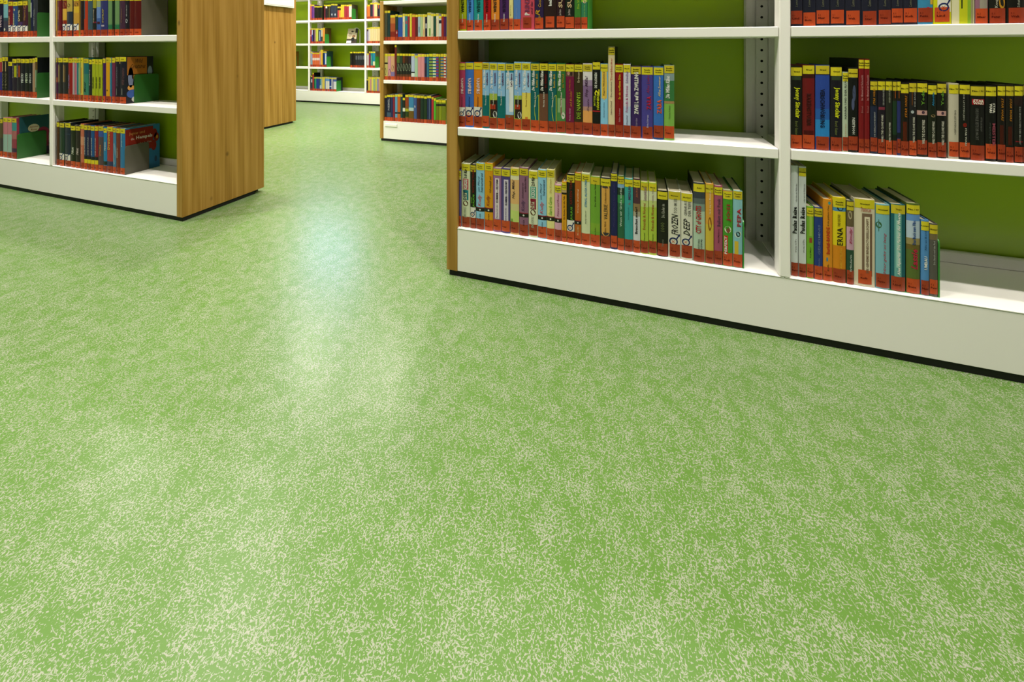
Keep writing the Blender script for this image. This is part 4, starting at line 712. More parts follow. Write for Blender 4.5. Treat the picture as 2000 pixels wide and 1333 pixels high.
  (881.7, 16.6, 185.3, '1a1a1a', 'black book with white lettering, twenty-sixth from white post, middle shelf, near right bookcase', 'Film / TV', [['T', 'ROGUE', 45.8, 134.5, 0.45, 0.65, '989890', 'd']], {}),
 ]),
 ('RC2', 1.2507, 0.1694, 'books on the bottom shelf of the near right bookcase, second bay', 2, 0.13, [
  (410.6, 16.1, 299.9, 'dde3e4', 'tall white book with black handwriting, first from white post, bottom shelf, near right bookcase', '', [['T', 'Paulas Reise', 116.3, 189.1, 0.18, 0.82, '101010', 'ub'], ['T', 'oder wie ein Huhn uns', 201.7, 251.3, 0.6, 0.85, '606060', 'u'], ['T', 'nach', 66.1, 101.1, 0.5, 0.75, '909090', 'u']], {'depth': 0.17, 'rt': 'b8b8b0', 'cover': 'carrot'}),
  (428.8, 17.1, 299.1, 'dde3e4', 'tall white book with black handwriting, second from white post, bottom shelf, near right bookcase', 'Großeltern', [['T', 'Paulas Reise', 118.1, 190.7, 0.18, 0.82, '101010', 'ub'], ['T', 'oder wie ein Huhn uns', 203.1, 252.4, 0.6, 0.85, '606060', 'u'], ['T', 'nach', 68.2, 103.0, 0.5, 0.75, '909090', 'u']], {'depth': 0.17, 'rt': 'b8b8b0', 'cover': 'carrot'}),
  (446.5, 16.0, 193.0, '7cb430', 'small bright green book with red tab, third from white post, bottom shelf, near right bookcase', 'Spaß|Abenteuer', [['R', 113.6, 174.2, 0.35, 0.75, 'a0c050'], ['R', 96.3, 109.3, 0.35, 0.75, 'a04830'], ['T', 'Paul Maar', 55.9, 84.7, 0.4, 0.6, '304018', 'u']], {}),
  (465.4, 18.9, 192.5, '223a84', 'small purple book with pale capitals, fourth from white post, bottom shelf, near right bookcase', 'Familie|Freunde', [['T', 'GEHEIMNIS', 66.8, 147.1, 0.4, 0.68, '7080a8', 'u'], ['T', 'Annette', 35.2, 58.1, 0.4, 0.6, '7080a8', 'u']], {}),
  (486.2, 20.4, 217.1, 'e49420', 'amber book with red lettering, fifth from white post, bottom shelf, near right bookcase', '', [['T', 'Barfuß-BANDE', 72.1, 143.4, 0.3, 0.7, 'c03820', 'ub'], ['T', '& die geklaute Oma', 146.3, 200.5, 0.4, 0.65, '504018', 'ui'], ['O', 203.4, 211.9, 0.5, 0.8, '40a0a0'], ['O', 52.1, 63.5, 0.3, 0.5, '4888a0'], ['T', 'Kolb', 27.8, 45.0, 0.4, 0.6, '604018', 'u']], {}),
  (511.8, 28.6, 224.7, 'ead41c', 'yellow book with large black handwriting, sixth from white post, bottom shelf, near right bookcase', 'Familie|Freunde', [['B', 188.4, 205.4, '5090c0'], ['O', 189.8, 204.0, 0.3, 0.8, '203040'], ['T', 'ERNA', 99.2, 145.9, 0.3, 0.75, '141414', 'u'], ['T', 'UND DIE DREI', 148.8, 179.9, 0.35, 0.55, '141414', 'u'], ['B', -4.2, 97.8, 'dc8a18'], ['T', 'ANKE STELLING', 38.3, 92.1, 0.5, 0.68, 'ecb838', 'u']], {}),
  (535.4, 15.6, 219.1, '284c38', 'dark green book with pink middle, seventh from white post, bottom shelf, near right bookcase', 'Pferde', [['B', 151.0, 221.4, '6a5a40'], ['O', 170.7, 193.2, 0.2, 0.7, 'b0a080'], ['B', 90.5, 151.0, 'd0a4b8'], ['T', 'Emily', 106.0, 148.2, 0.35, 0.8, 'b03058', 'ui'], ['T', 'Erfinderin', 34.3, 77.9, 0.4, 0.65, 'd0d8d0', 'u']], {}),
  (566.3, 44.3, 226.0, 'e2d6ba', 'wide cream book with ornate frame, eighth from white post, bottom shelf, near right bookcase', 'Abenteuer', [['R', 27.1, 188.9, 0.36, 0.86, '7c6450'], ['R', 34.1, 180.5, 0.48, 0.74, 'ece0c4'], ['T', 'DIE GEHEIME BENEDICTGESELLSCHAFT', 35.5, 176.3, 0.55, 0.68, '806850', 'ub'], ['T', 'Trenton Lee', 193.1, 205.6, 0.3, 0.8, 'b04830', 'hi']], {}),
  (604.6, 29.3, 217.0, '82bac8', 'light blue book with red script, ninth from white post, bottom shelf, near right bookcase', 'Abenteuer', [['O', 155.0, 171.5, 0.0, 0.4, '3c6840'], ['R', 146.7, 177.0, 0.18, 0.22, '3c6840'], ['T', 'Hier geht es lang', 39.1, 143.9, 0.5, 0.75, 'b05868', 'ui']], {}),
  (636.3, 29.8, 220.3, '14606c', 'dark teal book with white script, tenth from white post, bottom shelf, near right bookcase', 'Tiere', [['R', 32.4, 201.7, 0.22, 0.7, '70b0a8'], ['R', 59.7, 179.9, 0.35, 0.55, 'b0dcd0'], ['T', 'Alea Aquarius  Die Farben des Meeres', 40.6, 200.4, 0.4, 0.66, 'f0f0e8', 'ubi']], {}),
  (666.8, 27.3, 226.5, '5c7030', 'olive book with field picture, eleventh from white post, bottom shelf, near right bookcase', 'Film / TV', [['B', 198.9, 204.3, '682838'], ['B', 182.7, 198.9, '6898d8'], ['B', 139.3, 182.7, 'c0d0e0'], ['B', 123.1, 139.3, 'a0905c'], ['B', 109.6, 123.1, '706028'], ['T', 'Das Buch zum Film', 123.1, 184.0, 0.4, 0.65, '205090', 'ub'], ['T', 'Lassie', 60.9, 112.3, 0.3, 0.8, 'c02848', 'ubi']], {}),
  (689.9, 15.9, 188.0, '5490cc', 'small sky blue book with white capitals, twelfth from white post, bottom shelf, near right bookcase', 'Lustiges', [['T', 'UMBAU', 63.8, 97.4, 0.35, 0.75, 'f0f0e8', 'ub'], ['T', 'Alle an Bord', 112.2, 160.5, 0.4, 0.65, '305880', 'u']], {}),
  (706.9, 16.2, 180.9, '5a5650', 'small olive book with grey lettering, thirteenth from white post, bottom shelf, near right bookcase', 'Abenteuer', [['B', 140.8, 159.6, '786848'], ['T', 'Die Bande und das Rad', 79.3, 138.2, 0.4, 0.62, 'b8b8b0', 'u'], ['R', 33.9, 39.2, 0.4, 0.6, 'c8c8c0']], {'rt': '484440'}),
 ]),
 ('LA1', 1.2669, 0.8475, 'books on the top shelf of the near left bookcase, left bay', 1, 0.115, [
  (-3444.9, 49.6, 215.5, '191730', 'black book with pale capitals, ninth from white post, top shelf, near left bookcase', 'Fantasy', [['T', 'WAFEL', 55.0, 124.7, 0.3, 0.8, 'c0a8b0', 'ub']], {}),
  (-3396.4, 44.1, 214.0, '3c3c4c', 'charcoal book with light blue top, eighth from white post, top shelf, near left bookcase', 'Fantasy', [['B', 110.0, 214.0, '78b0b8'], ['B', 94.4, 110.0, '305058'], ['O', 37.2, 52.8, 0.25, 0.6, 'e0e0c0']], {}),
  (-3349.1, 43.2, 202.2, '6c1424', 'maroon book with round sticker, seventh from white post, top shelf, near left bookcase', 'Fantasy', [['T', 'GHOST', 69.5, 119.5, 0.2, 0.55, 'd8a878', 'ub'], ['O', 141.9, 155.7, 0.2, 0.6, 'd89080'], ['S', 29.9, 66.9]], {}),
  (-3302.6, 46.5, 199.9, '2a4878', 'purple book with round sticker, sixth from white post, top shelf, near left bookcase', 'Fantasy', [['T', 'Bitter', 69.0, 135.7, 0.15, 0.5, 'c8c890', 'ub'], ['O', 146.0, 159.7, 0.3, 0.6, 'c8c088'], ['S', 29.3, 64.7]], {}),
  (-3254.9, 45.0, 199.4, '2c2414', 'black book with round sticker, fifth from white post, top shelf, near left bookcase', 'Fantasy', [['T', 'Dark', 87.1, 151.7, 0.15, 0.6, 'd0c498', 'ub'], ['B', 66.7, 83.7, '48305c'], ['S', 29.3, 63.3]], {}),
  (-3207.0, 47.6, 198.8, '442030', 'maroon book with round sticker, fourth from white post, top shelf, near left bookcase', 'Fantasy', [['O', 155.7, 174.3, 0.3, 0.8, 'b07830'], ['T', 'Flame', 91.5, 150.6, 0.4, 0.7, 'a07838', 'u'], ['S', 29.0, 61.9]], {}),
  (-3168.7, 23.6, 211.9, '3c4420', 'slim and speckled olive book, third from white post, top shelf, near left bookcase', '', [['B', 138.0, 210.2, '6c8848']], {}),
  (-3144.5, 21.8, 211.1, '1c2340', 'navy book with white strip, second from white post, top shelf, near left bookcase', '', [['R', 105.6, 186.0, 0.1, 0.6, 'd8dcd0']], {}),
  (-3111.5, 41.0, 210.1, '32353c', 'charcoal book with grey lettering, first from white post, top shelf, near left bookcase', '', [['T', 'METALL', 60.1, 151.7, 0.1, 0.5, '808488', 'ub']], {'rt': '141a16'}),
 ]),
 ('LA2', 1.2669, 0.8475, 'books on the top shelf of the near left bookcase, right bay', 1, 0.115, [
  (-2920.2, 6.0, 215.9, 'c8a440', 'slim amber book, first from white post, top shelf, near left bookcase', 'Fantasy', [], {}),
  (-2899.0, 35.3, 214.7, '641822', 'maroon book with gold script, second from white post, top shelf, near left bookcase', 'Fantasy', [['T', 'Königin', 90.9, 156.4, 0.3, 0.7, 'a07860', 'ui'], ['O', 59.3, 77.5, 0.1, 0.5, '202868']], {}),
  (-2854.7, 34.2, 212.9, 'b88a3c', 'orange book with round sticker, third from white post, top shelf, near left bookcase', 'Fantasy', [['B', 145.4, 210.5, '701c1c'], ['O', 152.6, 181.6, 0.2, 0.9, 'b08040'], ['B', 85.2, 145.4, 'd8ac40'], ['B', 65.9, 85.2, '8c2c18'], ['S', 28.5, 64.7]], {}),
  (-2811.5, 46.1, 211.4, '2c3440', 'charcoal book with round sticker, fourth from white post, top shelf, near left bookcase', 'Fantasy', [['B', 129.9, 209.0, 'b8a048'], ['O', 151.5, 170.7, 0.2, 0.7, '282018'], ['S', 28.2, 64.1]], {}),
  (-2756.5, 45.4, 209.4, 'c89838', 'amber book with round sticker, fifth from white post, top shelf, near left bookcase', 'Fantasy', [['B', 154.8, 207.1, 'b08030'], ['O', 154.8, 173.8, 0.3, 0.9, '302818'], ['B', 121.5, 154.8, 'd8b030'], ['S', 27.7, 63.3]], {}),
  (-2707.6, 27.4, 207.7, '241c1c', 'black book with grey lettering, sixth from white post, top shelf, near left bookcase', 'Fantasy', [['T', 'Nacht', 63.9, 158.2, 0.4, 0.6, '484040', 'u']], {}),
  (-2677.8, 29.0, 206.7, 'b83c20', 'red book with blue strip, seventh from white post, top shelf, near left bookcase', 'Fantasy', [['R', 89.3, 204.3, 0, 0.5, '48505c']], {}),
  (-2643.2, 36.5, 205.5, '3c5460', 'charcoal book, eighth from white post, top shelf, near left bookcase', 'Fantasy', [], {}),
  (-2608.8, 27.7, 204.3, '20201c', 'black book with yellow top, ninth from white post, top shelf, near left bookcase', 'Fantasy', [['B', 141.5, 201.9, '989428'], ['T', 'KRONE', 69.5, 134.5, 0.3, 0.65, 'a09880', 'ub'], ['R', 66.0, 73.0, 0, 1, '702030']], {}),
  (-2576.9, 31.8, 203.1, '4060a0', 'blue book with yellow top, tenth from white post, top shelf, near left bookcase', 'Fantasy', [['B', 145.3, 200.8, '90a078'], ['B', 89.8, 145.3, '6888c0'], ['R', 59.8, 72.5, 0.3, 0.9, '402030']], {}),
  (-2532.6, 53.1, 201.6, '30346a', 'purple book with yellow lettering, eleventh from white post, top shelf, near left bookcase', 'Fantasy', [['T', 'SCHLAF', 66.1, 135.0, 0.3, 0.55, 'b0a048', 'ub'], ['R', 47.7, 55.7, 0.1, 0.6, 'b0a8b8']], {}),
  (-2487.5, 30.6, 200.0, '2c7048', 'green book with pale centre, twelfth from white post, top shelf, near left bookcase', 'Fantasy', [['B', 56.3, 197.7, '6c905c']], {}),
  (-2461.2, 17.1, 199.1, '102818', 'slim black book, thirteenth from white post, top shelf, near left bookcase', 'Fantasy', [], {}),
  (-2434.4, 32.8, 198.1, '2c7048', 'green book with pale centre, fourteenth from white post, top shelf, near left bookcase', 'Fantasy', [['B', 55.6, 195.9, '6c905c']], {}),
  (-2395.2, 40.6, 196.8, '44283c', 'charcoal book with brown lettering, fifteenth from white post, top shelf, near left bookcase', 'Fantasy', [['T', 'Palast', 64.1, 131.5, 0.35, 0.6, '806048', 'u']], {}),
  (-2358.5, 29.4, 195.5, '1c1820', 'black book with white lettering, sixteenth from white post, top shelf, near left bookcase', 'Fantasy', [['T', 'Mondlicht', 92.6, 148.5, 0.4, 0.65, 'a0a0a0', 'u'], ['O', 61.3, 81.4, 0.2, 0.7, 'c0c8c8']], {}),
  (-2326.5, 31.1, 194.4, '581410', 'maroon book with faint lettering, seventeenth from white post, top shelf, near left bookcase', 'Fantasy', [['T', 'Rubinrot', 54.2, 147.6, 0.3, 0.45, '804830', 'u']], {}),
  (-2282.1, 54.4, 192.8, '540e0c', 'wide maroon book, eighteenth from white post, top shelf, near left bookcase', 'Fantasy', [['T', 'Feuer', 91.2, 168.5, 0.2, 0.35, '804030', 'u']], {'rt': '300808'}),
 ]),
 ('LB1', 1.2669, 0.5157, 'books on the middle shelf of the near left bookcase, left bay', 1, 0.115, [
  (-3450.4, 35.5, 216.5, '343080', 'purple book with red top, eleventh from white post, middle shelf, near left bookcase', 'Fantasy', [['B', 134.7, 216.5, 'a03c40']], {}),
  (-3418.4, 25.3, 223.1, '20201c', 'slim black book with cream letters, tenth from white post, middle shelf, near left bookcase', 'Fantasy', [['R', 139.5, 193.8, 0.3, 0.6, 'b8a070'], ['T', 'HAUS', 43.9, 130.8, 0.2, 0.8, '706c50', 'ub']], {}),
  (-3389.1, 31.1, 223.2, '20201c', 'slim black book with cream letters, ninth from white post, middle shelf, near left bookcase', 'Fantasy', [['R', 139.9, 194.0, 0.3, 0.6, 'b8a070'], ['T', 'HAUS', 44.6, 131.2, 0.2, 0.8, '706c50', 'ub']], {}),
  (-3352.0, 38.4, 196.8, '1c1832', 'shorter black book, eighth from white post, middle shelf, near left bookcase', 'Fantasy', [], {}),
  (-3310.9, 40.9, 213.3, '28202c', 'black book with yellow stripe, seventh from white post, middle shelf, near left bookcase', 'Fantasy', [['T', 'Dunkel', 104.5, 177.3, 0.1, 0.5, 'a09898', 'u'], ['R', 108.8, 173.0, 0.6, 1, 'a8ac20']], {}),
  (-3269.8, 38.2, 213.8, '262428', 'dark green book with orange stripe, sixth from white post, middle shelf, near left bookcase', 'Fantasy', [['T', 'Dunkel', 105.2, 177.6, 0.1, 0.5, 'a09898', 'u'], ['R', 109.5, 173.4, 0.6, 0.9, '984828']], {}),
  (-3229.6, 39.3, 211.9, '181c20', 'black book with white capitals, fifth from white post, middle shelf, near left bookcase', 'Fantasy', [['T', 'CALDERA', 76.3, 131.4, 0.2, 0.8, 'b0b8b0', 'db']], {}),
  (-3189.8, 37.4, 213.1, '182018', 'black book with white capitals, fourth from white post, middle shelf, near left bookcase', 'Fantasy', [['T', 'CALDERA', 77.2, 134.1, 0.2, 0.8, 'b0c0a0', 'db']], {}),
  (-3154.1, 30.2, 213.8, '171a1e', 'black book with white capitals, third from white post, middle shelf, near left bookcase', 'Fantasy', [['T', 'CALDERA', 76.9, 133.5, 0.2, 0.8, 'a8b0a8', 'db']], {}),
  (-3126.4, 22.9, 216.0, 'a88868', 'slim tan book, second from white post, middle shelf, near left bookcase', 'Fantasy', [['R', 43.1, 197.6, 0.3, 0.6, 'c8a890']], {}),
  (-3103.3, 20.3, 219.6, '4c6040', 'slim, brown at top olive book, first from white post, middle shelf, near left bookcase', 'Fantasy', [['B', 152.0, 201.9, '604820'], ['R', 56.2, 152.0, 0.2, 0.7, '80a080']], {'rt': '0e1416'}),
 ]),
 ('LB2', 1.2669, 0.5157, 'books on the middle shelf of the near left bookcase, right bay', 1, 0.115, [
  (-2917.7, 11.1, 220.3, '50204c', 'slim purple book, first from white post, middle shelf, near left bookcase', 'Fantasy', [['B', 91.2, 116.7, 'b06038']], {}),
  (-2891.3, 38.9, 220.7, '262624', 'dark green book with gold lettering, second from white post, middle shelf, near left bookcase', 'Fantasy', [['R', 92.1, 183.9, 0.1, 0.28, 'c8ac70'], ['R', 92.1, 179.7, 0.4, 0.6, '705830']], {}),
  (-2847.2, 45.8, 221.2, '262624', 'dark green book with gold lettering, third from white post, middle shelf, near left bookcase', 'Fantasy', [['R', 93.5, 184.7, 0.15, 0.3, 'c8ac70'], ['R', 93.5, 180.5, 0.4, 0.6, '705830']], {}),
  (-2805.4, 34.4, 220.9, '96201c', 'dark red book with lilac capitals, fourth from white post, middle shelf, near left bookcase', 'Fantasy', [['T', 'FEUER', 61.3, 136.6, 0.1, 0.5, '9080a8', 'ub'], ['T', 'HERZ', 36.1, 58.5, 0.1, 0.5, 'c07060', 'u']], {}),
  (-2777.7, 16.6, 221.2, 'b0aca8', 'slim beige book, fifth from white post, middle shelf, near left bookcase', 'Fantasy', [['R', 37.2, 198.5, 0.2, 0.6, 'c890a0']], {}),
  (-2759.6, 17.9, 221.5, 'c88090', 'slim pink book, sixth from white post, middle shelf, near left bookcase', 'Fantasy', [['R', 37.9, 198.7, 0.3, 0.6, 'b04058']], {}),
  (-2742.5, 13.8, 221.7, '28787c', 'slim teal book, seventh from white post, middle shelf, near left bookcase', 'Fantasy', [], {}),
  (-2727.4, 14.6, 221.9, '80a868', 'slim grey book, eighth from white post, middle shelf, near left bookcase', 'Fantasy', [['R', 39.2, 171.7, 0.2, 0.6, 'c0c898']], {}),
  (-2709.0, 20.7, 222.1, 'd0c04c', 'slim yellow book, ninth from white post, middle shelf, near left bookcase', 'Fantasy', [['R', 39.9, 172.0, 0.3, 0.6, 'd08838']], {}),
  (-2676.3, 42.2, 220.6, '206c6c', 'teal book with dark script, tenth from white post, middle shelf, near left bookcase', 'Fantasy', [['B', 30.3, 139.8, '3a8068'], ['T', 'Moor', 46.7, 101.5, 0.2, 0.6, '102820', 'ui']], {}),
  (-2641.2, 23.7, 214.8, '202424', 'black book with white script, eleventh from white post, middle shelf, near left bookcase', 'Fantasy', [['T', 'Schwarz', 80.8, 162.5, 0.2, 0.7, 'a0a098', 'u'], ['B', 189.7, 203.3, 'b8b8b0']], {}),
  (-2615.1, 26.1, 215.7, 'a8b41c', 'lime green book with black lettering, twelfth from white post, middle shelf, near left bookcase', 'Fantasy', [['T', 'Geheim', 65.4, 125.1, 0.3, 0.7, '202410', 'ub']], {}),
  (-2588.7, 23.3, 216.0, 'a8b41c', 'lime green book with black lettering, thirteenth from white post, middle shelf, near left bookcase', 'Fantasy', [['T', 'Geheim', 66.3, 125.8, 0.3, 0.7, '202410', 'ub']], {}),
  (-2561.7, 27.3, 216.4, 'a8b41c', 'lime green book with black lettering, fourteenth from white post, middle shelf, near left bookcase', 'Fantasy', [['T', 'Geheim', 67.3, 126.5, 0.3, 0.7, '202410', 'ub']], {}),
  (-2531.4, 20.8, 222.5, '40185c', 'slim purple book, fifteenth from white post, middle shelf, near left bookcase', 'Fantasy', [], {}),
  (-2503.5, 31.8, 223.6, 'e0a010', 'plain amber book, sixteenth from white post, middle shelf, near left bookcase', 'Fantasy', [['R', 57.4, 64.1, 0.3, 0.6, '604010']], {}),
  (-2480.2, 11.5, 223.4, '2c7ca0', 'slim blue book, seventeenth from white post, middle shelf, near left bookcase', 'Fantasy', [], {}),
  (-2461.0, 23.6, 224.1, '742c4c', 'slim maroon book, eighteenth from white post, middle shelf, near left bookcase', 'Fantasy', [], {}),
  (-2432.1, 30.3, 228.2, '201e28', 'black book with white lettering, nineteenth from white post, middle shelf, near left bookcase', 'Fantasy', [['T', 'Schatten', 82.6, 177.6, 0.3, 0.7, '706c78', 'u'], ['R', 40.3, 72.0, 0.4, 0.5, '909088']], {}),
  (-2390.8, 49.8, 229.5, '1c1c28', 'black book with illustrated orange cover, twentieth from white post, middle shelf, near left bookcase', 'Fantasy', [['T', 'Wild Creatures', 89.2, 173.1, 0.4, 0.8, '6c4c50', 'u'], ['R', 42.0, 73.5, 0.4, 0.5, '909088'], ['R', 194.1, 207.2, 0, 0.15, 'd8b860']], {'cover': 'wild'}),
 ]),
 ('LC1', 1.2669, 0.1694, 'books on the bottom shelf of the near left bookcase, left bay', 1, 0.115, [
  (-3473.2, 28.8, 213.6, '70604c', 'plain olive book, sixth from white post, bottom shelf, near left bookcase', 'Fantasy', [], {}),
  (-3441.9, 31.6, 214.9, '403c3c', 'charcoal book with brown top, fifth from white post, bottom shelf, near left bookcase', 'Fantasy', [['B', 106.0, 193.1, '585030']], {}),
  (-3401.5, 40.8, 224.2, 'c87c88', 'pink book with pale aqua lower half, fourth from white post, bottom shelf, near left bookcase', 'Fantasy', [['B', 28.1, 129.9, '9cbcb0']], {}),
  (-3359.0, 41.8, 226.0, 'c87c88', 'pink book with pale aqua lower half, third from white post, bottom shelf, near left bookcase', 'Fantasy', [['B', 30.9, 132.2, '9cbcb0']], {}),
  (-3313.1, 46.9, 226.4, '98384c', 'magenta book with teal top, second from white post, bottom shelf, near left bookcase', 'Fantasy', [['B', 154.0, 205.4, '3c9090'], ['B', 109.0, 154.0, 'b06868'], ['B', 36.2, 57.6, '402448']], {}),
  (-3286.0, 6.0, 229.5, '205058', 'dark teal book with oval cover print, first from white post, bottom shelf, near left bookcase', '', [], {'back': 0.012, 'cover': 'oval', 'noshelf': 1}),
 ]),
 ('LC2', 1.2669, 0.1694, 'books on the bottom shelf of the near left bookcase, right bay', 1, 0.115, [
  (-2912.1, 22.2, 228.7, '4c2c10', 'brown book with thin gilt lines, first from white post, bottom shelf, near left bookcase', 'Fantasy', [['R', 169.4, 171.3, 0.1, 0.95, '806030'], ['R', 188.8, 190.7, 0, 0.3, 'c0a070']], {}),
  (-2877.6, 42.4, 225.7, '20382c', 'dark green book with round sticker, second from white post, bottom shelf, near left bookcase', 'Fantasy', [['T', 'Efeu', 84.7, 148.0, 0.5, 0.7, '486038', 'u'], ['S', 29.6, 65.4]], {}),
  (-2827.1, 47.1, 229.1, '1c2438', 'navy book with round sticker, third from white post, bottom shelf, near left bookcase', 'Fantasy', [['R', 168.4, 170.3, 0.1, 0.95, '506078'], ['S', 31.5, 63.7]], {}),
  (-2783.2, 37.3, 217.8, '18200f', 'black book with white script, fourth from white post, bottom shelf, near left bookcase', 'Fantasy', [['T', 'Nox', 67.1, 107.8, 0.3, 0.8, 'd0d4c0', 'ubi']], {}),
  (-2743.4, 39.0, 218.0, '281c1c', 'black book with white script, fifth from white post, bottom shelf, near left bookcase', 'Fantasy', [['T', 'Nox', 67.4, 105.2, 0.3, 0.8, 'c8b8b0', 'ubi']], {}),
  (-2707.4, 28.7, 229.1, 'c46c50', 'slim salmon book, sixth from white post, bottom shelf, near left bookcase', 'Fantasy', [['B', 121.1, 164.1, 'd09070'], ['T', 'Herz', 75.5, 110.4, 0.4, 0.7, 'f0c8b0', 'u']], {}),
  (-2679.3, 25.1, 226.0, '20284c', 'navy book with yellow base, seventh from white post, bottom shelf, near left bookcase', 'Fantasy', [['T', 'DIE SCHULE', 76.3, 164.5, 0.3, 0.6, 'c0c4c0', 'ub'], ['R', 52.2, 68.3, 0, 1, '202420'], ['B', 29.5, 52.2, 'e4d024']], {}),
  (-2652.6, 25.7, 225.6, '281c44', 'navy book with yellow base, eighth from white post, bottom shelf, near left bookcase', 'Fantasy', [['T', 'DIE SCHULE', 76.4, 164.3, 0.3, 0.6, 'c0c4c0', 'ub'], ['R', 52.5, 68.4, 0, 1, '202420'], ['B', 29.8, 52.5, 'e4d024']], {}),
  (-2624.1, 28.8, 224.5, '18508c', 'teal book with yellow base, ninth from white post, bottom shelf, near left bookcase', 'Fantasy', [['T', 'DIE SCHULE', 75.9, 163.5, 0.3, 0.6, 'c0c4c0', 'ub'], ['R', 52.1, 68.0, 0, 1, '202420'], ['B', 29.5, 52.1, 'e4d024']], {}),
  (-2594.6, 27.8, 225.0, '8c1828', 'dark red book with yellow base, tenth from white post, bottom shelf, near left bookcase', 'Fantasy', [['T', 'DIE SCHULE', 77.1, 164.3, 0.3, 0.6, 'c0c4c0', 'ub'], ['R', 53.4, 69.2, 0, 1, '202420'], ['B', 30.9, 53.4, 'e4d024']], {}),
  (-2558.8, 39.7, 227.2, '504048', 'charcoal book with blue top, eleventh from white post, bottom shelf, near left bookcase', 'Fantasy', [['B', 173.4, 210.1, '38509c'], ['T', 'Drache', 78.8, 134.0, 0.3, 0.7, 'c88030', 'ub']], {}),
  (-2524.6, 26.3, 221.2, '2080b4', 'blue book with dark base, twelfth from white post, bottom shelf, near left bookcase', 'Fantasy', [['T', 'Piraten', 107.6, 149.4, 0.5, 0.8, 'd8e0e0', 'ub'], ['B', 34.4, 52.7, '182820']], {}),
  (-2487.9, 44.5, 227.7, 'a42830', 'red book with yellow lettering, thirteenth from white post, bottom shelf, near left bookcase', 'Fantasy', [['T', 'Drachen', 112.8, 201.2, 0.2, 0.6, 'd8b840', 'ub'], ['B', 32.3, 55.7, '303460']], {}),
  (-2453.0, 22.2, 226.0, '4080a8', 'blue book with white whale shape, fourteenth from white post, bottom shelf, near left bookcase', 'Fantasy', [['O', 43.0, 148.9, 0.2, 0.9, 'b0c4cc']], {}),
  (-2426.2, 28.3, 224.9, '743024', 'brown book with red lettering, fifteenth from white post, bottom shelf, near left bookcase', 'Fantasy', [['T', 'Räuber', 78.7, 130.2, 0.2, 0.6, 'b8a090', 'ub']], {}),
  (-2393.1, 35.4, 224.1, '2c78ac', 'blue book with red illustrated cover, sixteenth from white post, bottom shelf, near left bookcase', 'Fantasy', [['T', 'Jaguar', 132.5, 201.6, 0.3, 0.6, 'a0c0d0', 'ub']], {'cover': 'red', 'depth': 0.15}),
 ]),
 ('MA', 2.873, 0.8475, 'books on the upper shelf of the middle distance bookcase', 0, 0.14, [
  (-2025.3, 26.9, 257.2, '4c4c38', 'tall olive book, first from oak end, top row, middle distance bookcase', 'Fantasy', [], {}),
  (-1996.3, 27.1, 256.4, '1c3838', 'tall dark green book, second from oak end, top row, middle distance bookcase', 'Fantasy', [], {}),
  (-1957.9, 46.9, 218.1, 'a44c28', 'wide rust orange book, third from oak end, top row, middle distance bookcase', 'Fantasy', [['B', 145.6, 218.1, 'b87030'], ['B', 32.3, 77.6, '802018']], {}),
  (-1920.5, 24.1, 224.0, '1c3c2c', 'dark green book with red base, fourth from oak end, top row, middle distance bookcase', 'Fantasy', [['B', 32.0, 90.7, '881c20'], ['O', 59.1, 77.2, 0.4, 0.8, 'e0d0c0']], {}),
  (-1884.1, 42.6, 218.6, '2850a0', 'wide blue book, fifth from oak end, top row, middle distance bookcase', 'Fantasy', [], {}),
  (-1851.3, 20.2, 225.4, 'e4d8b4', 'slim cream book, sixth from oak end, top row, middle distance bookcase', 'Fantasy', [['R', 40.5, 157.2, 0.3, 0.5, '808068']], {}),
  (-1827.6, 24.2, 224.0, '2c8088', 'teal book with red patch, seventh from oak end, top row, middle distance bookcase', 'Fantasy', [['R', 138.8, 165.7, 0.3, 0.8, 'b04858']], {}),
  (-1804.6, 19.0, 223.4, '902838', 'slim dark red book, eighth from oak end, top row, middle distance bookcase', 'Fantasy', [], {}),
  (-1784.2, 18.9, 225.1, 'd8c83c', 'slim yellow book, ninth from oak end, top row, middle distance bookcase', 'Fantasy', [], {}),
  (-1757.8, 31.0, 218.7, 'ac2c2c', 'red book, tenth from oak end, top row, middle distance bookcase', 'Fantasy', [], {}),
  (-1729.5, 22.8, 218.0, '5c1c1c', 'dark-lettered maroon book, eleventh from oak end, top row, middle distance bookcase', 'Fantasy', [], {}),
  (-1705.6, 22.2, 217.4, 'a4bcc4', 'slim silver grey book, twelfth from oak end, top row, middle distance bookcase', 'Fantasy', [['R', 65.8, 114.6, 0.4, 0.7, '40607c']], {}),
  (-1683.1, 20.1, 216.8, 'a8c08c', 'slim beige book, thirteenth from oak end, top row, middle distance bookcase', 'Fantasy', [], {}),
  (-1661.7, 20.0, 216.3, 'dccc94', 'slim pale yellow book, fourteenth from oak end, top row, middle distance bookcase', 'Fantasy', [['R', 38.9, 91.8, 0.4, 0.7, 'c08050']], {}),
  (-1641.3, 17.9, 215.8, '1c1c30', 'black book with white mark, fifteenth from oak end, top row, middle distance bookcase', 'Fantasy', [['R', 100.4, 140.0, 0.3, 0.8, 'd8d8d8']], {}),
  (-1613.9, 34.1, 228.3, 'd4dcb4', 'tall pale green book, sixteenth from oak end, top row, middle distance bookcase', 'Fantasy', [['R', 38.5, 100.0, 0.5, 0.9, '80a050']], {}),
  (-1585.4, 20.2, 218.8, 'dcd4b0', 'slim cream book, seventeenth from oak end, top row, middle distance bookcase', 'Fantasy', [['O', 38.3, 55.8, 0.3, 0.8, '602020']], {}),
  (-1562.4, 23.0, 218.2, '1c4838', 'slim dark green book, eighteenth from oak end, top row, middle distance bookcase', 'Fantasy', [], {}),
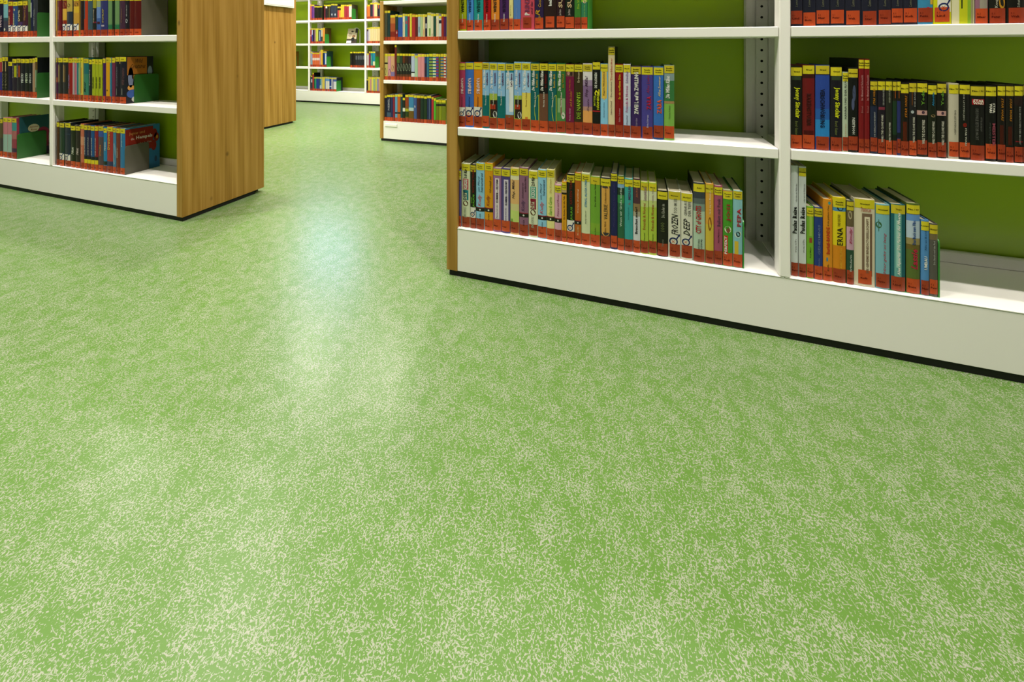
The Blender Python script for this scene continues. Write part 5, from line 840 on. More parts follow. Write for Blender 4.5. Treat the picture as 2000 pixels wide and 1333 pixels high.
  (-1538.0, 22.9, 221.1, 'e0dcbc', 'slim cream book, nineteenth from oak end, top row, middle distance bookcase', 'Fantasy', [['R', 37.9, 177.5, 0.1, 0.4, 'c8a888']], {}),
  (-1513.8, 22.8, 198.7, 'c4ccc8', 'silver grey book with black band, twentieth from oak end, top row, middle distance bookcase', 'Fantasy', [['B', 137.8, 163.9, '282838']], {}),
  (-1491.3, 19.4, 215.6, '982c1c', 'slim dark red book, twenty-first from oak end, top row, middle distance bookcase', 'Fantasy', [], {}),
  (-1470.9, 18.8, 215.0, '501850', 'slim purple book, twenty-second from oak end, top row, middle distance bookcase', 'Fantasy', [], {}),
  (-1445.0, 29.2, 214.4, '385878', 'slim violet book, twenty-third from oak end, top row, middle distance bookcase', 'Fantasy', [], {}),
 ]),
 ('MB', 2.873, 0.5157, 'books on the middle shelf of the middle distance bookcase', 0, 0.14, [
  (-2023.0, 31.7, 222.9, 'c0b468', 'tan book with black figures, first from oak end, middle row, middle distance bookcase', 'Fantasy', [['O', 38.2, 102.1, 0.1, 0.6, '181818'], ['R', 134.0, 147.7, 0, 1, '302820']], {}),
  (-1990.8, 29.7, 222.9, 'd0949c', 'pink book with black figures, second from oak end, middle row, middle distance bookcase', 'Fantasy', [['O', 29.7, 93.3, 0.3, 0.9, '181818']], {}),
  (-1957.4, 34.3, 222.9, 'd0a078', 'tan book with black figures, third from oak end, middle row, middle distance bookcase', 'Fantasy', [['O', 80.1, 125.5, 0.2, 0.8, '181818'], ['B', 30.3, 71.1, '8070a0']], {}),
  (-1929.1, 18.4, 299.8, '6c1c20', 'tall and slim dark red book, fourth from oak end, middle row, middle distance bookcase', 'Fantasy', [], {'rt': '707850', 'depth': 0.2}),
  (-1904.3, 27.2, 226.1, '20201c', 'black book with pale oval, fifth from oak end, middle row, middle distance bookcase', 'Fantasy', [['B', 144.0, 202.6, '506828'], ['O', 76.3, 139.5, 0.15, 0.85, '98a888'], ['B', 22.2, 49.2, '603820']], {}),
  (-1876.6, 25.5, 226.1, '20201c', 'black book with pale oval, sixth from oak end, middle row, middle distance bookcase', 'Fantasy', [['B', 144.2, 202.7, '28402c'], ['O', 76.7, 139.7, 0.15, 0.85, '98a888'], ['B', 22.7, 49.7, '603820']], {}),
  (-1850.7, 23.3, 226.1, '20201c', 'black book with pale oval, seventh from oak end, middle row, middle distance bookcase', 'Fantasy', [['B', 144.4, 202.8, '5c2c14'], ['O', 77.0, 139.9, 0.15, 0.85, '98a888'], ['B', 23.2, 50.1, '603820']], {}),
  (-1823.0, 29.3, 226.1, '20201c', 'black book with pale oval, eighth from oak end, middle row, middle distance bookcase', 'Fantasy', [['B', 144.6, 202.8, '301c14'], ['O', 77.4, 140.1, 0.15, 0.85, '98a888'], ['B', 23.7, 50.5, '603820']], {}),
  (-1794.1, 25.6, 226.1, '20201c', 'black book with pale oval, ninth from oak end, middle row, middle distance bookcase', 'Fantasy', [['B', 144.8, 202.9, '302030'], ['O', 77.8, 140.3, 0.15, 0.85, '98a888'], ['B', 24.2, 51.0, '603820']], {}),
  (-1764.1, 31.5, 223.0, 'b4c0d8', 'silver grey book with black band, tenth from oak end, middle row, middle distance bookcase', 'Fantasy', [['B', 62.6, 73.8, '181818'], ['B', 33.7, 62.6, 'd8e0d8']], {}),
  (-1732.8, 27.3, 209.7, 'a4c8a4', 'shorter silver grey book, eleventh from oak end, middle row, middle distance bookcase', 'Fantasy', [], {}),
  (-1702.4, 30.7, 220.8, 'd48c90', 'plain pink book, twelfth from oak end, middle row, middle distance bookcase', 'Fantasy', [], {}),
  (-1671.2, 29.0, 220.8, 'd48c90', 'plain pink book, thirteenth from oak end, middle row, middle distance bookcase', 'Fantasy', [], {}),
  (-1646.0, 18.4, 223.0, '183c70', 'slim dark teal book, fourteenth from oak end, middle row, middle distance bookcase', 'Fantasy', [['B', 35.8, 145.9, '302038']], {}),
  (-1625.0, 20.8, 223.0, '306c84', 'slim teal book, fifteenth from oak end, middle row, middle distance bookcase', 'Fantasy', [], {}),
  (-1597.2, 32.0, 223.0, '88a838', 'bright green book with navy stripes, sixteenth from oak end, middle row, middle distance bookcase', 'Fantasy', [['B', 186.6, 198.9, '384858'], ['B', 162.1, 174.4, '384858'], ['B', 137.5, 149.8, '384858'], ['B', 112.9, 125.2, '384858'], ['B', 88.4, 100.7, '384858'], ['B', 63.8, 76.1, '384858'], ['B', 39.3, 51.5, '384858']], {}),
  (-1565.8, 27.9, 223.1, 'e0e0a8', 'cream book with teal stripes, seventeenth from oak end, middle row, middle distance bookcase', 'Fantasy', [['B', 186.8, 199.0, '28707c'], ['B', 162.3, 174.5, '28707c'], ['B', 137.8, 150.0, '28707c'], ['B', 113.3, 125.5, '28707c'], ['B', 88.8, 101.0, '28707c'], ['B', 64.3, 76.5, '28707c'], ['B', 39.8, 52.1, '28707c']], {}),
  (-1539.0, 22.9, 223.1, '902c40', 'magenta book with blue stripes, eighteenth from oak end, middle row, middle distance bookcase', 'Fantasy', [['B', 186.9, 199.1, '4048a0'], ['B', 162.4, 174.6, '4048a0'], ['B', 138.0, 150.2, '4048a0'], ['B', 113.6, 125.8, '4048a0'], ['B', 89.1, 101.3, '4048a0'], ['B', 64.7, 76.9, '4048a0'], ['B', 40.3, 52.5, '4048a0']], {}),
  (-1519.1, 13.2, 223.1, '5c6c20', 'slim olive book, nineteenth from oak end, middle row, middle distance bookcase', 'Fantasy', [], {}),
  (-1496.1, 29.0, 223.1, 'b0943c', 'lime green book with dark blue stripes, twentieth from oak end, middle row, middle distance bookcase', 'Fantasy', [['B', 187.0, 199.2, '285c84'], ['B', 162.7, 174.8, '285c84'], ['B', 138.4, 150.5, '285c84'], ['B', 114.0, 126.2, '285c84'], ['B', 89.7, 101.9, '285c84'], ['B', 65.4, 77.5, '285c84'], ['B', 41.0, 53.2, '285c84']], {}),
  (-1470.6, 18.3, 223.1, 'd8d4c8', 'cream book with red stripes, twenty-first from oak end, middle row, middle distance bookcase', 'Fantasy', [['B', 187.1, 199.2, 'a83020'], ['B', 162.8, 175.0, 'a83020'], ['B', 138.6, 150.7, 'a83020'], ['B', 114.3, 126.4, 'a83020'], ['B', 90.0, 102.2, 'a83020'], ['B', 65.7, 77.9, 'a83020'], ['B', 41.5, 53.6, 'a83020']], {}),
  (-1447.4, 24.5, 223.1, '285c84', 'plain teal book, twenty-second from oak end, middle row, middle distance bookcase', 'Fantasy', [], {}),
 ]),
 ('MC', 2.873, 0.1694, 'books on the bottom shelf of the middle distance bookcase', 0, 0.14, [
  (-2027.7, 22.1, 216.9, '181830', 'slim black book, first from oak end, bottom row, middle distance bookcase', 'Fantasy', [], {}),
  (-1995.6, 39.3, 222.6, '182040', 'navy book with white lettering, second from oak end, bottom row, middle distance bookcase', 'Fantasy', [['T', 'NEBEL', 89.7, 189.8, 0.3, 0.7, 'a0a0a8', 'ub'], ['B', 35.1, 71.5, '405870']], {}),
  (-1965.8, 17.5, 222.6, '242c5c', 'slim navy book, third from oak end, bottom row, middle distance bookcase', 'Fantasy', [], {}),
  (-1946.6, 17.9, 224.2, '881c34', 'slim dark red book, fourth from oak end, bottom row, middle distance bookcase', 'Fantasy', [], {}),
  (-1924.1, 22.0, 228.5, '64a0c4', 'sky blue book with black band, fifth from oak end, bottom row, middle distance bookcase', 'Fantasy', [['B', 63.5, 77.1, '202020']], {}),
  (-1897.8, 27.7, 229.4, 'c06020', 'rust orange book with black band, sixth from oak end, bottom row, middle distance bookcase', 'Fantasy', [['B', 64.8, 78.3, '202020']], {}),
  (-1872.7, 19.8, 230.2, '1c4448', 'slim dark teal book, seventh from oak end, bottom row, middle distance bookcase', 'Fantasy', [], {}),
  (-1850.2, 22.3, 201.7, '20241c', 'shorter black book with white square, eighth from oak end, bottom row, middle distance bookcase', 'Fantasy', [['R', 87.2, 116.4, 0, 1, 'e0e0d0']], {}),
  (-1821.0, 32.4, 228.3, '785020', 'brown book with yellow band, ninth from oak end, bottom row, middle distance bookcase', 'Fantasy', [['B', 133.4, 205.0, '903c1c'], ['B', 88.6, 111.0, 'a8a820'], ['B', 43.8, 88.6, '283c14']], {}),
  (-1780.2, 46.4, 229.6, '6c5014', 'wide brown book with sky picture, tenth from oak end, bottom row, middle distance bookcase', 'Fantasy', [['B', 121.7, 210.9, '3c80ac'], ['B', 94.9, 121.7, 'b0c8c8']], {}),
  (-1742.1, 25.9, 226.4, '405890', 'violet book, eleventh from oak end, bottom row, middle distance bookcase', 'Fantasy', [['T', 'W', 123.3, 141.1, 0.2, 0.7, 'f0f0e8', 'u']], {}),
  (-1711.7, 32.2, 227.4, '40141c', 'maroon book, twelfth from oak end, bottom row, middle distance bookcase', 'Fantasy', [], {}),
  (-1678.1, 32.0, 226.8, '142c20', 'dark green book, thirteenth from oak end, bottom row, middle distance bookcase', 'Fantasy', [], {}),
  (-1647.5, 26.4, 223.4, '1c341c', 'dark green book, fourteenth from oak end, bottom row, middle distance bookcase', 'Fantasy', [], {}),
  (-1613.2, 38.5, 229.8, '18244c', 'wide navy book, fifteenth from oak end, bottom row, middle distance bookcase', 'Fantasy', [['R', 36.5, 199.1, 0.5, 0.7, '506480']], {}),
  (-1581.9, 19.2, 218.6, 'b02c38', 'slim red book, sixteenth from oak end, bottom row, middle distance bookcase', 'Fantasy', [], {}),
  (-1561.1, 18.6, 208.8, '58b02c', 'shorter bright green book, seventeenth from oak end, bottom row, middle distance bookcase', 'Fantasy', [], {}),
  (-1537.3, 25.4, 197.4, '707818', 'short bright green book with black band, eighteenth from oak end, bottom row, middle distance bookcase', 'Fantasy', [['B', 145.1, 162.5, '181818']], {}),
  (-1511.8, 22.8, 198.4, '88941c', 'short bright green book with black band, nineteenth from oak end, bottom row, middle distance bookcase', 'Fantasy', [['B', 146.2, 163.6, '181818']], {}),
  (-1481.4, 35.2, 197.3, '707c18', 'short bright green book with black band, twentieth from oak end, bottom row, middle distance bookcase', 'Fantasy', [['B', 147.4, 164.8, '181818']], {}),
 ]),
 ('FA1', 4.564, 1.182, 'books on the top shelf of the far wall bookcase', 0, 0.125, [
  (-4477.8, 18.9, 233.2, 'd86058', 'salmon book, first from left post, top shelf, far wall bookcase', 'Fantasy', [], {}),
  (-4454.3, 23.3, 226.5, '683080', 'violet book, second from left post, top shelf, far wall bookcase', 'Fantasy', [], {}),
  (-4429.3, 24.6, 225.4, '784090', 'violet book, third from left post, top shelf, far wall bookcase', 'Fantasy', [], {}),
  (-4404.4, 23.1, 208.2, '1c1814', 'black book, fourth from left post, top shelf, far wall bookcase', 'Fantasy', [], {}),
  (-4380.2, 23.1, 207.2, '201814', 'black book, fifth from left post, top shelf, far wall bookcase', 'Fantasy', [], {}),
  (-4357.4, 20.4, 206.2, '28241c', 'black book, sixth from left post, top shelf, far wall bookcase', 'Fantasy', [], {}),
  (-4334.4, 22.3, 205.3, '1c1814', 'black book, seventh from left post, top shelf, far wall bookcase', 'Fantasy', [], {}),
  (-4307.7, 27.6, 204.2, '141414', 'black book, eighth from left post, top shelf, far wall bookcase', 'Fantasy', [], {}),
  (-4283.1, 18.2, 203.2, '282c1c', 'dark green book, ninth from left post, top shelf, far wall bookcase', 'Fantasy', [], {}),
  (-4231.4, 23.4, 219.8, '6c2430', 'maroon book, tenth from left post, top shelf, far wall bookcase', 'Fantasy', [], {}),
  (-4203.7, 28.6, 216.0, '242428', 'black book, eleventh from left post, top shelf, far wall bookcase', 'Fantasy', [['B', 167.8, 194.6, 'f0f0e8']], {}),
  (-4173.5, 28.5, 217.4, '30241c', 'black book, twelfth from left post, top shelf, far wall bookcase', 'Fantasy', [], {}),
  (-4149.2, 16.6, 216.4, '505030', 'olive book, thirteenth from left post, top shelf, far wall bookcase', 'Fantasy', [], {}),
  (-4130.9, 16.6, 215.6, '202038', 'navy book, fourteenth from left post, top shelf, far wall bookcase', 'Fantasy', [], {}),
  (-4107.4, 27.0, 227.9, '343c4c', 'charcoal book, fifteenth from left post, top shelf, far wall bookcase', 'Fantasy', [['R', 62.8, 89.4, 0.2, 0.9, 'c0c8d0']], {}),
  (-4078.8, 26.9, 226.7, '303848', 'charcoal book, sixteenth from left post, top shelf, far wall bookcase', 'Fantasy', [], {}),
  (-4050.2, 26.8, 225.5, '384050', 'charcoal book, seventeenth from left post, top shelf, far wall bookcase', 'Fantasy', [['R', 60.8, 87.4, 0.2, 0.9, 'c0c8d0']], {}),
  (-4023.1, 24.1, 224.3, '30343c', 'charcoal book, eighteenth from left post, top shelf, far wall bookcase', 'Fantasy', [], {}),
  (-3996.0, 26.7, 186.1, 'c84840', 'red book, nineteenth from left post, top shelf, far wall bookcase', 'Fantasy', [['B', 133.1, 170.2, '201c1c']], {}),
  (-3968.3, 25.3, 184.9, 'f0a840', 'amber book, twentieth from left post, top shelf, far wall bookcase', 'Fantasy', [['B', 132.1, 169.1, '201c1c']], {}),
  (-3940.1, 27.8, 207.5, 'ecc838', 'yellow book, twenty-first from left post, top shelf, far wall bookcase', 'Fantasy', [], {}),
  (-3911.3, 26.4, 206.3, 'f0c040', 'yellow book, twenty-second from left post, top shelf, far wall bookcase', 'Fantasy', [], {}),
  (-3878.2, 36.5, 207.6, 'a83040', 'red book, twenty-third from left post, top shelf, far wall bookcase', 'Fantasy', [], {}),
  (-3838.2, 40.1, 205.9, 'a83040', 'red book, twenty-fourth from left post, top shelf, far wall bookcase', 'Fantasy', [], {}),
  (-3792.8, 47.5, 206.6, 'e4dcd0', 'cream book, twenty-fifth from left post, top shelf, far wall bookcase', 'Fantasy', [], {'rt': '504838'}),
 ]),
 ('FA2', 4.564, 1.182, 'books on the top shelf of the far wall bookcase', 0, 0.125, [
  (-3493.5, 49.6, 195.0, 'e07838', 'orange book, first from right post, top shelf, far wall bookcase', 'Fantasy', [], {}),
  (-3446.0, 39.6, 218.7, '242838', 'navy book, second from right post, top shelf, far wall bookcase', 'Fantasy', [], {}),
  (-3414.5, 20.1, 217.4, 'b06078', 'mauve book, third from right post, top shelf, far wall bookcase', 'Fantasy', [], {}),
  (-3378.4, 48.9, 223.5, 'e8cc90', 'pale yellow book, fourth from right post, top shelf, far wall bookcase', 'Fantasy', [], {}),
  (-3335.1, 34.3, 208.9, '20202c', 'black book, fifth from right post, top shelf, far wall bookcase', 'Fantasy', [['R', 137.5, 193.6, 0.5, 0.8, 'd06030']], {}),
  (-3297.2, 37.2, 207.4, '2c5078', 'dark teal book, sixth from right post, top shelf, far wall bookcase', 'Fantasy', [], {}),
 ]),
 ('FB1', 4.564, 0.847, 'books on the second shelf of the far wall bookcase', 0, 0.125, [
  (-4477.8, 18.9, 218.4, 'b02424', 'red book, first from left post, second shelf, far wall bookcase', 'Fantasy', [['B', 104.3, 126.0, 'e0a0a0']], {}),
  (-4454.7, 23.9, 220.7, '403c90', 'violet book, second from left post, second shelf, far wall bookcase', 'Fantasy', [['B', 125.8, 196.3, 'b8b8d0']], {}),
  (-4428.3, 25.2, 220.3, '28182c', 'black book, third from left post, second shelf, far wall bookcase', 'Fantasy', [], {}),
  (-4404.7, 18.4, 220.0, 'a07090', 'mauve book, fourth from left post, second shelf, far wall bookcase', 'Fantasy', [], {}),
  (-4382.6, 22.4, 217.0, 'c8d048', 'yellow book, fifth from left post, second shelf, far wall bookcase', 'Fantasy', [], {}),
  (-4358.4, 22.4, 216.6, 'd8dc68', 'pale yellow book, sixth from left post, second shelf, far wall bookcase', 'Fantasy', [], {}),
  (-4338.4, 14.3, 219.1, '182028', 'black book, seventh from left post, second shelf, far wall bookcase', 'Fantasy', [], {}),
  (-4315.0, 28.9, 216.0, '2c5490', 'violet book, eighth from left post, second shelf, far wall bookcase', 'Fantasy', [['R', 43.7, 172.9, 0.2, 0.6, 'c0cce0']], {}),
  (-4283.8, 30.2, 218.3, 'd0c4a0', 'beige book, ninth from left post, second shelf, far wall bookcase', 'Fantasy', [['B', 32.8, 97.3, '40483c']], {}),
  (-4248.6, 36.7, 223.1, 'e89840', 'amber book, tenth from left post, second shelf, far wall bookcase', 'Fantasy', [], {'rt': '58401c'}),
 ]),
 ('FB2', 4.564, 0.847, 'books on the second shelf of the far wall bookcase', 0, 0.125, [
  (-3508.1, 22.8, 215.1, '9890b0', 'lilac book, first from right post, second shelf, far wall bookcase', 'Fantasy', [['B', 166.1, 191.9, '402830']], {}),
  (-3482.5, 25.2, 215.0, 'd0ccc8', 'silver grey book, second from right post, second shelf, far wall bookcase', 'Fantasy', [], {}),
  (-3453.0, 29.3, 222.7, 'e8d49c', 'pale yellow book, third from right post, second shelf, far wall bookcase', 'Fantasy', [], {}),
  (-3423.0, 27.4, 222.6, 'e8d49c', 'pale yellow book, fourth from right post, second shelf, far wall bookcase', 'Fantasy', [], {}),
  (-3394.0, 27.3, 222.5, 'e4d0a0', 'pale yellow book, fifth from right post, second shelf, far wall bookcase', 'Fantasy', [], {}),
  (-3364.5, 28.4, 222.5, 'e8d49c', 'pale yellow book, sixth from right post, second shelf, far wall bookcase', 'Fantasy', [], {}),
  (-3333.9, 29.5, 222.4, 'e0c890', 'pale yellow book, seventh from right post, second shelf, far wall bookcase', 'Fantasy', [], {}),
  (-3301.1, 33.0, 222.3, 'e8d49c', 'pale yellow book, eighth from right post, second shelf, far wall bookcase', 'Fantasy', [], {}),
 ]),
 ('FC1', 4.564, 0.512, 'books on the third shelf of the far wall bookcase', 0, 0.125, [
  (-4483.6, 7.3, 220.7, 'c8b8b8', 'silver grey book, first from left post, third shelf, far wall bookcase', 'Fantasy', [], {}),
  (-4465.3, 25.4, 214.4, 'a0a8c8', 'lilac book, second from left post, third shelf, far wall bookcase', 'Fantasy', [['B', 30.3, 94.9, '80b0c8']], {}),
  (-4434.7, 31.7, 204.8, 'e07040', 'orange book, third from left post, third shelf, far wall bookcase', 'Fantasy', [['B', 95.2, 127.4, 'f0dcd0']], {}),
  (-4401.0, 31.6, 205.0, 'e06c40', 'orange book, fourth from left post, third shelf, far wall bookcase', 'Fantasy', [['B', 95.5, 127.7, 'f0dcd0']], {}),
  (-4368.3, 29.9, 205.1, 'e07040', 'orange book, fifth from left post, third shelf, far wall bookcase', 'Fantasy', [['B', 95.9, 128.0, 'f0dcd0']], {}),
  (-4337.2, 28.2, 205.3, 'e06c40', 'orange book, sixth from left post, third shelf, far wall bookcase', 'Fantasy', [['B', 96.2, 128.3, 'f0dcd0']], {}),
  (-4313.4, 15.5, 231.0, 'c890a0', 'pink book, seventh from left post, third shelf, far wall bookcase', 'Fantasy', [], {}),
  (-4286.5, 34.4, 243.9, 'ecb840', 'yellow book, eighth from left post, third shelf, far wall bookcase', 'Fantasy', [], {}),
  (-4258.1, 18.5, 224.8, '1c2440', 'navy book, ninth from left post, third shelf, far wall bookcase', 'Fantasy', [], {}),
  (-4221.9, 49.8, 225.0, '2c50a0', 'blue book, tenth from left post, third shelf, far wall bookcase', 'Fantasy', [['R', 40.1, 193.1, 0.55, 0.85, 'e8ecf0']], {'rt': '1c3c44'}),
  (-3776.6, 40.0, 220.5, '201c1c', 'black book, eleventh from left post, third shelf, far wall bookcase', 'Fantasy', [], {}),
  (-3728.0, 32.4, 220.7, '201c18', 'black book, twelfth from left post, third shelf, far wall bookcase', 'Fantasy', [], {}),
  (-3693.9, 29.3, 220.8, '28282c', 'dark green book, thirteenth from left post, third shelf, far wall bookcase', 'Fantasy', [['R', 109.3, 165.0, 0.3, 0.7, '808890']], {}),
  (-3661.3, 29.2, 220.9, '28282c', 'dark green book, fourteenth from left post, third shelf, far wall bookcase', 'Fantasy', [['R', 109.6, 165.3, 0.3, 0.7, '808890']], {}),
  (-3630.3, 29.1, 221.1, '28282c', 'dark green book, fifteenth from left post, third shelf, far wall bookcase', 'Fantasy', [['R', 109.9, 165.5, 0.3, 0.7, '808890']], {}),
  (-3599.1, 28.2, 221.2, '28282c', 'dark green book, sixteenth from left post, third shelf, far wall bookcase', 'Fantasy', [['R', 110.2, 165.7, 0.3, 0.7, '808890']], {}),
  (-3570.1, 25.9, 221.3, '28282c', 'dark green book, seventeenth from left post, third shelf, far wall bookcase', 'Fantasy', [['R', 110.5, 165.9, 0.3, 0.7, '808890']], {}),
 ]),
 ('FC2', 4.564, 0.512, 'books on the third shelf of the far wall bookcase', 0, 0.125, [
  (-3505.8, 31.1, 196.7, 'd0c4c4', 'silver grey book, first from right post, third shelf, far wall bookcase', 'Fantasy', [], {}),
  (-3474.8, 27.1, 224.6, '782038', 'maroon book, second from right post, third shelf, far wall bookcase', 'Fantasy', [], {}),
  (-3442.3, 34.2, 225.0, '1c7c88', 'teal book, third from right post, third shelf, far wall bookcase', 'Fantasy', [['R', 44.7, 166.9, 0.3, 0.6, '70a878']], {}),
  (-3404.9, 36.9, 225.4, '2484a4', 'teal book, fourth from right post, third shelf, far wall bookcase', 'Fantasy', [['B', 27.2, 88.1, 'd8d8b0']], {'rt': '6c6048'}),
 ]),
 ('FD1', 4.564, 0.1694, 'books on the bottom shelf of the far wall bookcase', 0, 0.125, [
  (-4482.6, 9.4, 223.7, '2c2c30', 'dark green book, first from left post, bottom shelf, far wall bookcase', 'Fantasy', [['B', 166.6, 193.8, '181818']], {}),
  (-4464.8, 22.6, 218.4, '38404c', 'charcoal book, second from left post, bottom shelf, far wall bookcase', 'Fantasy', [['B', 118.0, 166.9, 'c0c0c8']], {}),
  (-4437.4, 24.6, 256.6, 'b03030', 'red book, third from left post, bottom shelf, far wall bookcase', 'Fantasy', [], {'rt': '101010'}),
  (-4413.2, 19.1, 197.2, '286044', 'dark teal book, fourth from left post, bottom shelf, far wall bookcase', 'Fantasy', [], {}),
  (-4392.6, 18.4, 197.4, '30a070', 'teal book, fifth from left post, bottom shelf, far wall bookcase', 'Fantasy', [], {}),
  (-4373.2, 17.0, 197.6, '20408c', 'purple book, sixth from left post, bottom shelf, far wall bookcase', 'Fantasy', [], {}),
  (-4352.4, 21.0, 197.8, '2c3c98', 'violet book, seventh from left post, bottom shelf, far wall bookcase', 'Fantasy', [], {}),
  (-4331.0, 18.3, 198.0, '284870', 'dark teal book, eighth from left post, bottom shelf, far wall bookcase', 'Fantasy', [], {}),
  (-4307.7, 24.9, 198.2, '4080a0', 'slate blue book, ninth from left post, bottom shelf, far wall bookcase', 'Fantasy', [['B', 23.3, 82.5, 'b8c8d0']], {}),
  (-4284.4, 18.2, 198.5, 'b0b8a0', 'beige book, tenth from left post, bottom shelf, far wall bookcase', 'Fantasy', [], {}),
  (-4263.8, 19.5, 198.6, 'd8c458', 'yellow book, eleventh from left post, bottom shelf, far wall bookcase', 'Fantasy', [], {}),
  (-4243.3, 18.1, 198.8, 'e0c84c', 'yellow book, twelfth from left post, bottom shelf, far wall bookcase', 'Fantasy', [], {}),
  (-4224.2, 14.1, 199.0, '5878b0', 'slate blue book, thirteenth from left post, bottom shelf, far wall bookcase', 'Fantasy', [], {}),
  (-4199.8, 31.2, 199.3, '6c98cc', 'sky blue book, fourteenth from left post, bottom shelf, far wall bookcase', 'Fantasy', [['B', 25.3, 143.1, 'e0dcd0']], {}),
  (-4166.9, 31.1, 199.6, '6c98cc', 'sky blue book, fifteenth from left post, bottom shelf, far wall bookcase', 'Fantasy', [['B', 25.9, 143.5, 'e0dcd0']], {}),
  (-4132.2, 34.9, 197.2, '24408c', 'violet book, sixteenth from left post, bottom shelf, far wall bookcase', 'Fantasy', [['B', 63.9, 74.6, 'c0c8d8']], {}),
  (-4105.4, 15.2, 194.8, 'd8d8d8', 'cream book, seventeenth from left post, bottom shelf, far wall bookcase', 'Fantasy', [], {}),
  (-4089.2, 13.9, 195.0, '706890', 'slate blue book, eighteenth from left post, bottom shelf, far wall bookcase', 'Fantasy', [], {}),
  (-4054.1, 52.7, 195.3, 'dcdce0', 'white book, nineteenth from left post, bottom shelf, far wall bookcase', 'Fantasy', [['B', 139.6, 182.1, '4460a0']], {'rt': '20283c'}),
 ]),
 ('FD2', 4.564, 0.1694, 'books on the bottom shelf of the far wall bookcase', 0, 0.125, [
  (-3511.4, 19.7, 192.8, '24242c', 'dark green book, first from right post, bottom shelf, far wall bookcase', 'Fantasy', [], {}),
  (-3485.5, 28.8, 219.4, 'd4bc50', 'yellow book, second from right post, bottom shelf, far wall bookcase', 'Fantasy', [], {}),
  (-3458.1, 22.7, 215.2, 'c08888', 'tan book, third from right post, bottom shelf, far wall bookcase', 'Fantasy', [], {}),
  (-3431.5, 27.4, 216.0, 'd4cc60', 'yellow book, fourth from right post, bottom shelf, far wall bookcase', 'Fantasy', [], {}),
  (-3401.3, 29.8, 217.0, '90a880', 'grey book, fifth from right post, bottom shelf, far wall bookcase', 'Fantasy', [], {}),
  (-3371.1, 27.3, 218.0, 'c0b858', 'tan book, sixth from right post, bottom shelf, far wall bookcase', 'Fantasy', [], {}),
  (-3347.7, 16.4, 218.7, '8490a8', 'grey book, seventh from right post, bottom shelf, far wall bookcase', 'Fantasy', [], {}),
  (-3327.9, 19.9, 219.4, 'b08090', 'mauve book, eighth from right post, bottom shelf, far wall bookcase', 'Fantasy', [], {}),
  (-3300.5, 31.8, 220.2, 'd4bc50', 'yellow book, ninth from right post, bottom shelf, far wall bookcase', 'Fantasy', [], {}),
 ]),
 ('FC0', 4.564, 0.512, 'books in the left bay of the far wall bookcase', 0, 0.125, [
  (-4944.8, 29.2, 219.2, '302018', 'black book, fourth from left post, third shelf in left bay, far wall bookcase', 'Fantasy', [], {}),
  (-4909.7, 35.0, 219.2, '803020', 'dark red book, third from left post, third shelf in left bay, far wall bookcase', 'Fantasy', [], {}),
  (-4874.3, 31.5, 219.3, 'd0b040', 'yellow book, second from left post, third shelf in left bay, far wall bookcase', 'Fantasy', [], {}),
  (-4839.9, 33.1, 220.7, '284820', 'dark green book, first from left post, third shelf in left bay, far wall bookcase', 'Fantasy', [], {'rt': '80601c'}),
 ]),
]
# ------------------------------------------------------------------ books
# bookends: row key -> (X gap, first depth, last depth, height, material, label)
BE = {'RA1': (.0006, .001, .12, .145, M_be, 'green bookend closing the top row of the near right bookcase, first bay'),
      'RC1': (.0006, .001, .12, .135, M_be, 'green bookend beside the light blue book, bottom shelf, near right bookcase'),
      'RC2': (.0006, .001, .12, .145, M_be, 'green bookend after the small grey book, bottom shelf, second bay, near right bookcase'),
      'LA1': (.0006, .0, .11, .134, M_be_shade, 'green bookend against the white post, top shelf, near left bookcase'),
      'LA2': (.0012, .001, .11, .205, M_beg, 'tall grey bookend after two dark red books, top shelf, near left bookcase'),
      'LB1': (.0006, .0, .11, .137, M_be_shade, 'green bookend against the white post, middle shelf, near left bookcase'),
      'LB2': (.0014, .033, .137, .141, M_be_shade, 'green bookend in front of the illustrated orange cover, near left bookcase'),
      'LC1': (.0014, .001, .115, .14, M_be_shade, 'green bookend against teal and maroon cover, bottom shelf, near left bookcase'),
      'LC2': (.0014, .001, .10, .14, M_beg, 'grey bookend in front of red illustrated cover, bottom shelf, near left bookcase'),
      'FA1': (.0006, .0, .08, .15, M_be, 'green bookend after the white book, top shelf, far wall bookcase'),
      'FB1': (.0006, .0, .08, .137, M_be, 'green bookend after the amber book, second shelf, far wall bookcase'),
      'FC0': (.0006, .0, .08, .155, M_be, 'green bookend in the leftmost visible bay of the far wall bookcase'),
      'FC2': (.0006, .0, .08, .155, M_be, 'green bookend in the right bay, third shelf, far wall bookcase'),
      'FD1': (.0006, .0, .09, .15, M_be, 'green bookend on the bottom shelf of the far wall bookcase')}
idx = 0
for key, yf, z, group, detail, depth, books in ROWS:
    be = BE.get(key)
    last = books[-1]; xe = (last[0] + last[1] / 2) / 1000
    fl = .10
    for (xc, w, h, col, label, genre, E, opt) in books:
        x1 = (xc + w / 2) / 1000
        lift = .0011 if (be and x1 > xe - fl - .06) or key == 'FC1' else .0002
        build_book(xc / 1000, yf + opt.get('back', 0), z + lift, w / 1000, h / 1000, col, label, genre, E, opt, group, detail, depth, idx)
        idx += 1
    if be:
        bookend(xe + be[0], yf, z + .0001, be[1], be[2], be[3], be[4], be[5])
fc = [r for r in ROWS if r[0] == 'FC1'][0][6][9]
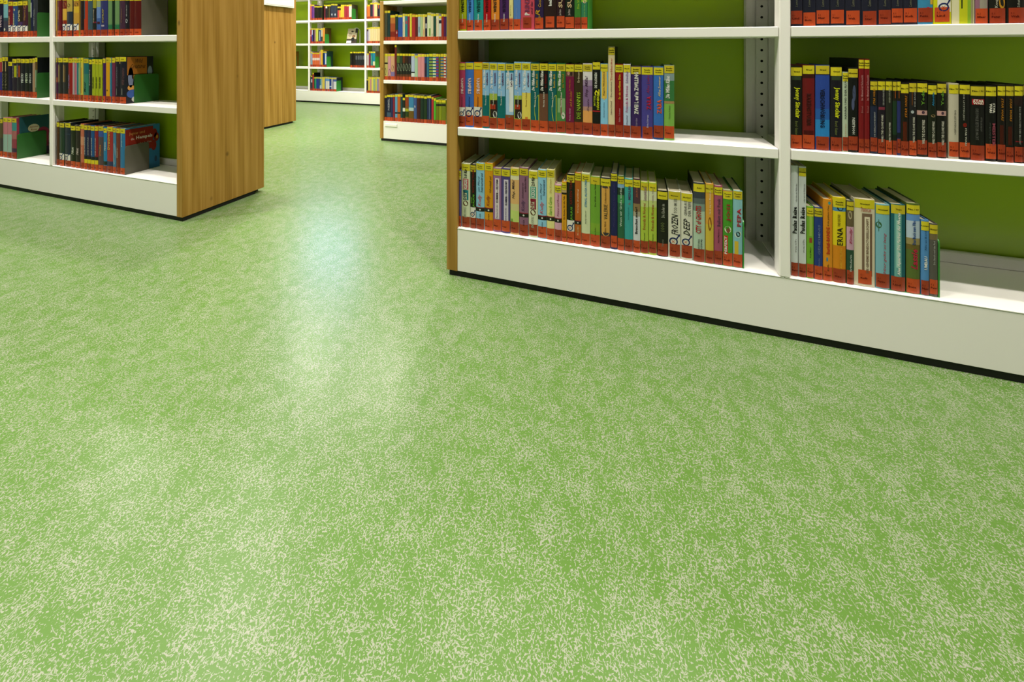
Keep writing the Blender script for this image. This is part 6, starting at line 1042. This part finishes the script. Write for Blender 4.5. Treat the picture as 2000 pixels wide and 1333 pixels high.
bookend((fc[0] + fc[1] / 2) / 1000 + .0006, 4.564, .5121, 0, .08, .15, M_be, 'green bookend after the blue and white book, third shelf, far wall bookcase')

# face-out picture book on a small wire stand, far wall bookcase, second shelf
t = empty('picture_book', (-3.81, 4.60, .847 + .0052)); t.rotation_euler = (math.radians(-13), 0, math.radians(6))
tag(t, 'cream and black book displayed face-out on the second shelf of far wall bookcase', 'book')
B_ = MB(); B_.box(-.075, .075, 0, .016, 0, .213, bm_('40403c'), .001); B_.build('cover', t)
B_ = MB()
def fr(x0, x1, z0, z1, c, o): B_.face([(x0, -o, z0), (x1, -o, z0), (x1, -o, z1), (x0, -o, z1)], ink(c))
def fo(x, z, rx, rz, c, o): B_.face([(x + rx * math.cos(i * .3927), -o, z + rz * math.sin(i * .3927)) for i in range(16)], ink(c))
fr(-.074, .074, .001, .212, 'c4b898', .0004); fr(-.074, .074, .001, .06, '3c3428', .0006); fr(-.074, .0, .001, .035, 'e0dcd4', .0008); fr(.045, .074, .15, .212, '28241c', .0006)
fo(-.03, .12, .03, .03, 'a09478', .0006); fo(.03, .1, .028, .02, '806040', .0007); fo(.02, .055, .025, .03, '1c1c1c', .0009); fo(.0, .17, .018, .012, '383028', .0007); fr(-.02, .03, .165, .175, '383028', .0008)
B_.build('cover_print', t)
bz = empty('display_stand', (-3.80, 4.70, .8474)); tag(bz, 'dark wire stand behind the face-out book, far wall bookcase', 'stand')
B_ = MB(); n = 14
for i in range(n):
    a0, a1 = math.pi * i / n, math.pi * (i + 1) / n
    for (ro, ri) in ((.062, .054),):
        q = [(r_ * math.cos(a), 0, .17 + r_ * math.sin(a) * .9) for r_, a in ((ro, a0), (ro, a1), (ri, a1), (ri, a0))]
        B_.face(q, M_upright); B_.face([(x, .006, z_) for x, _, z_ in q], M_upright)
for sx in (-1, 1): B_.box(sx * .058 - .004, sx * .058 + .004, 0, .006, 0.0, .172, M_upright)
B_.box(-.062, .062, -.02, .05, 0, .004, M_upright)
B_.build('frame', bz)
print('books', idx, 'objects', len(bpy.data.objects))
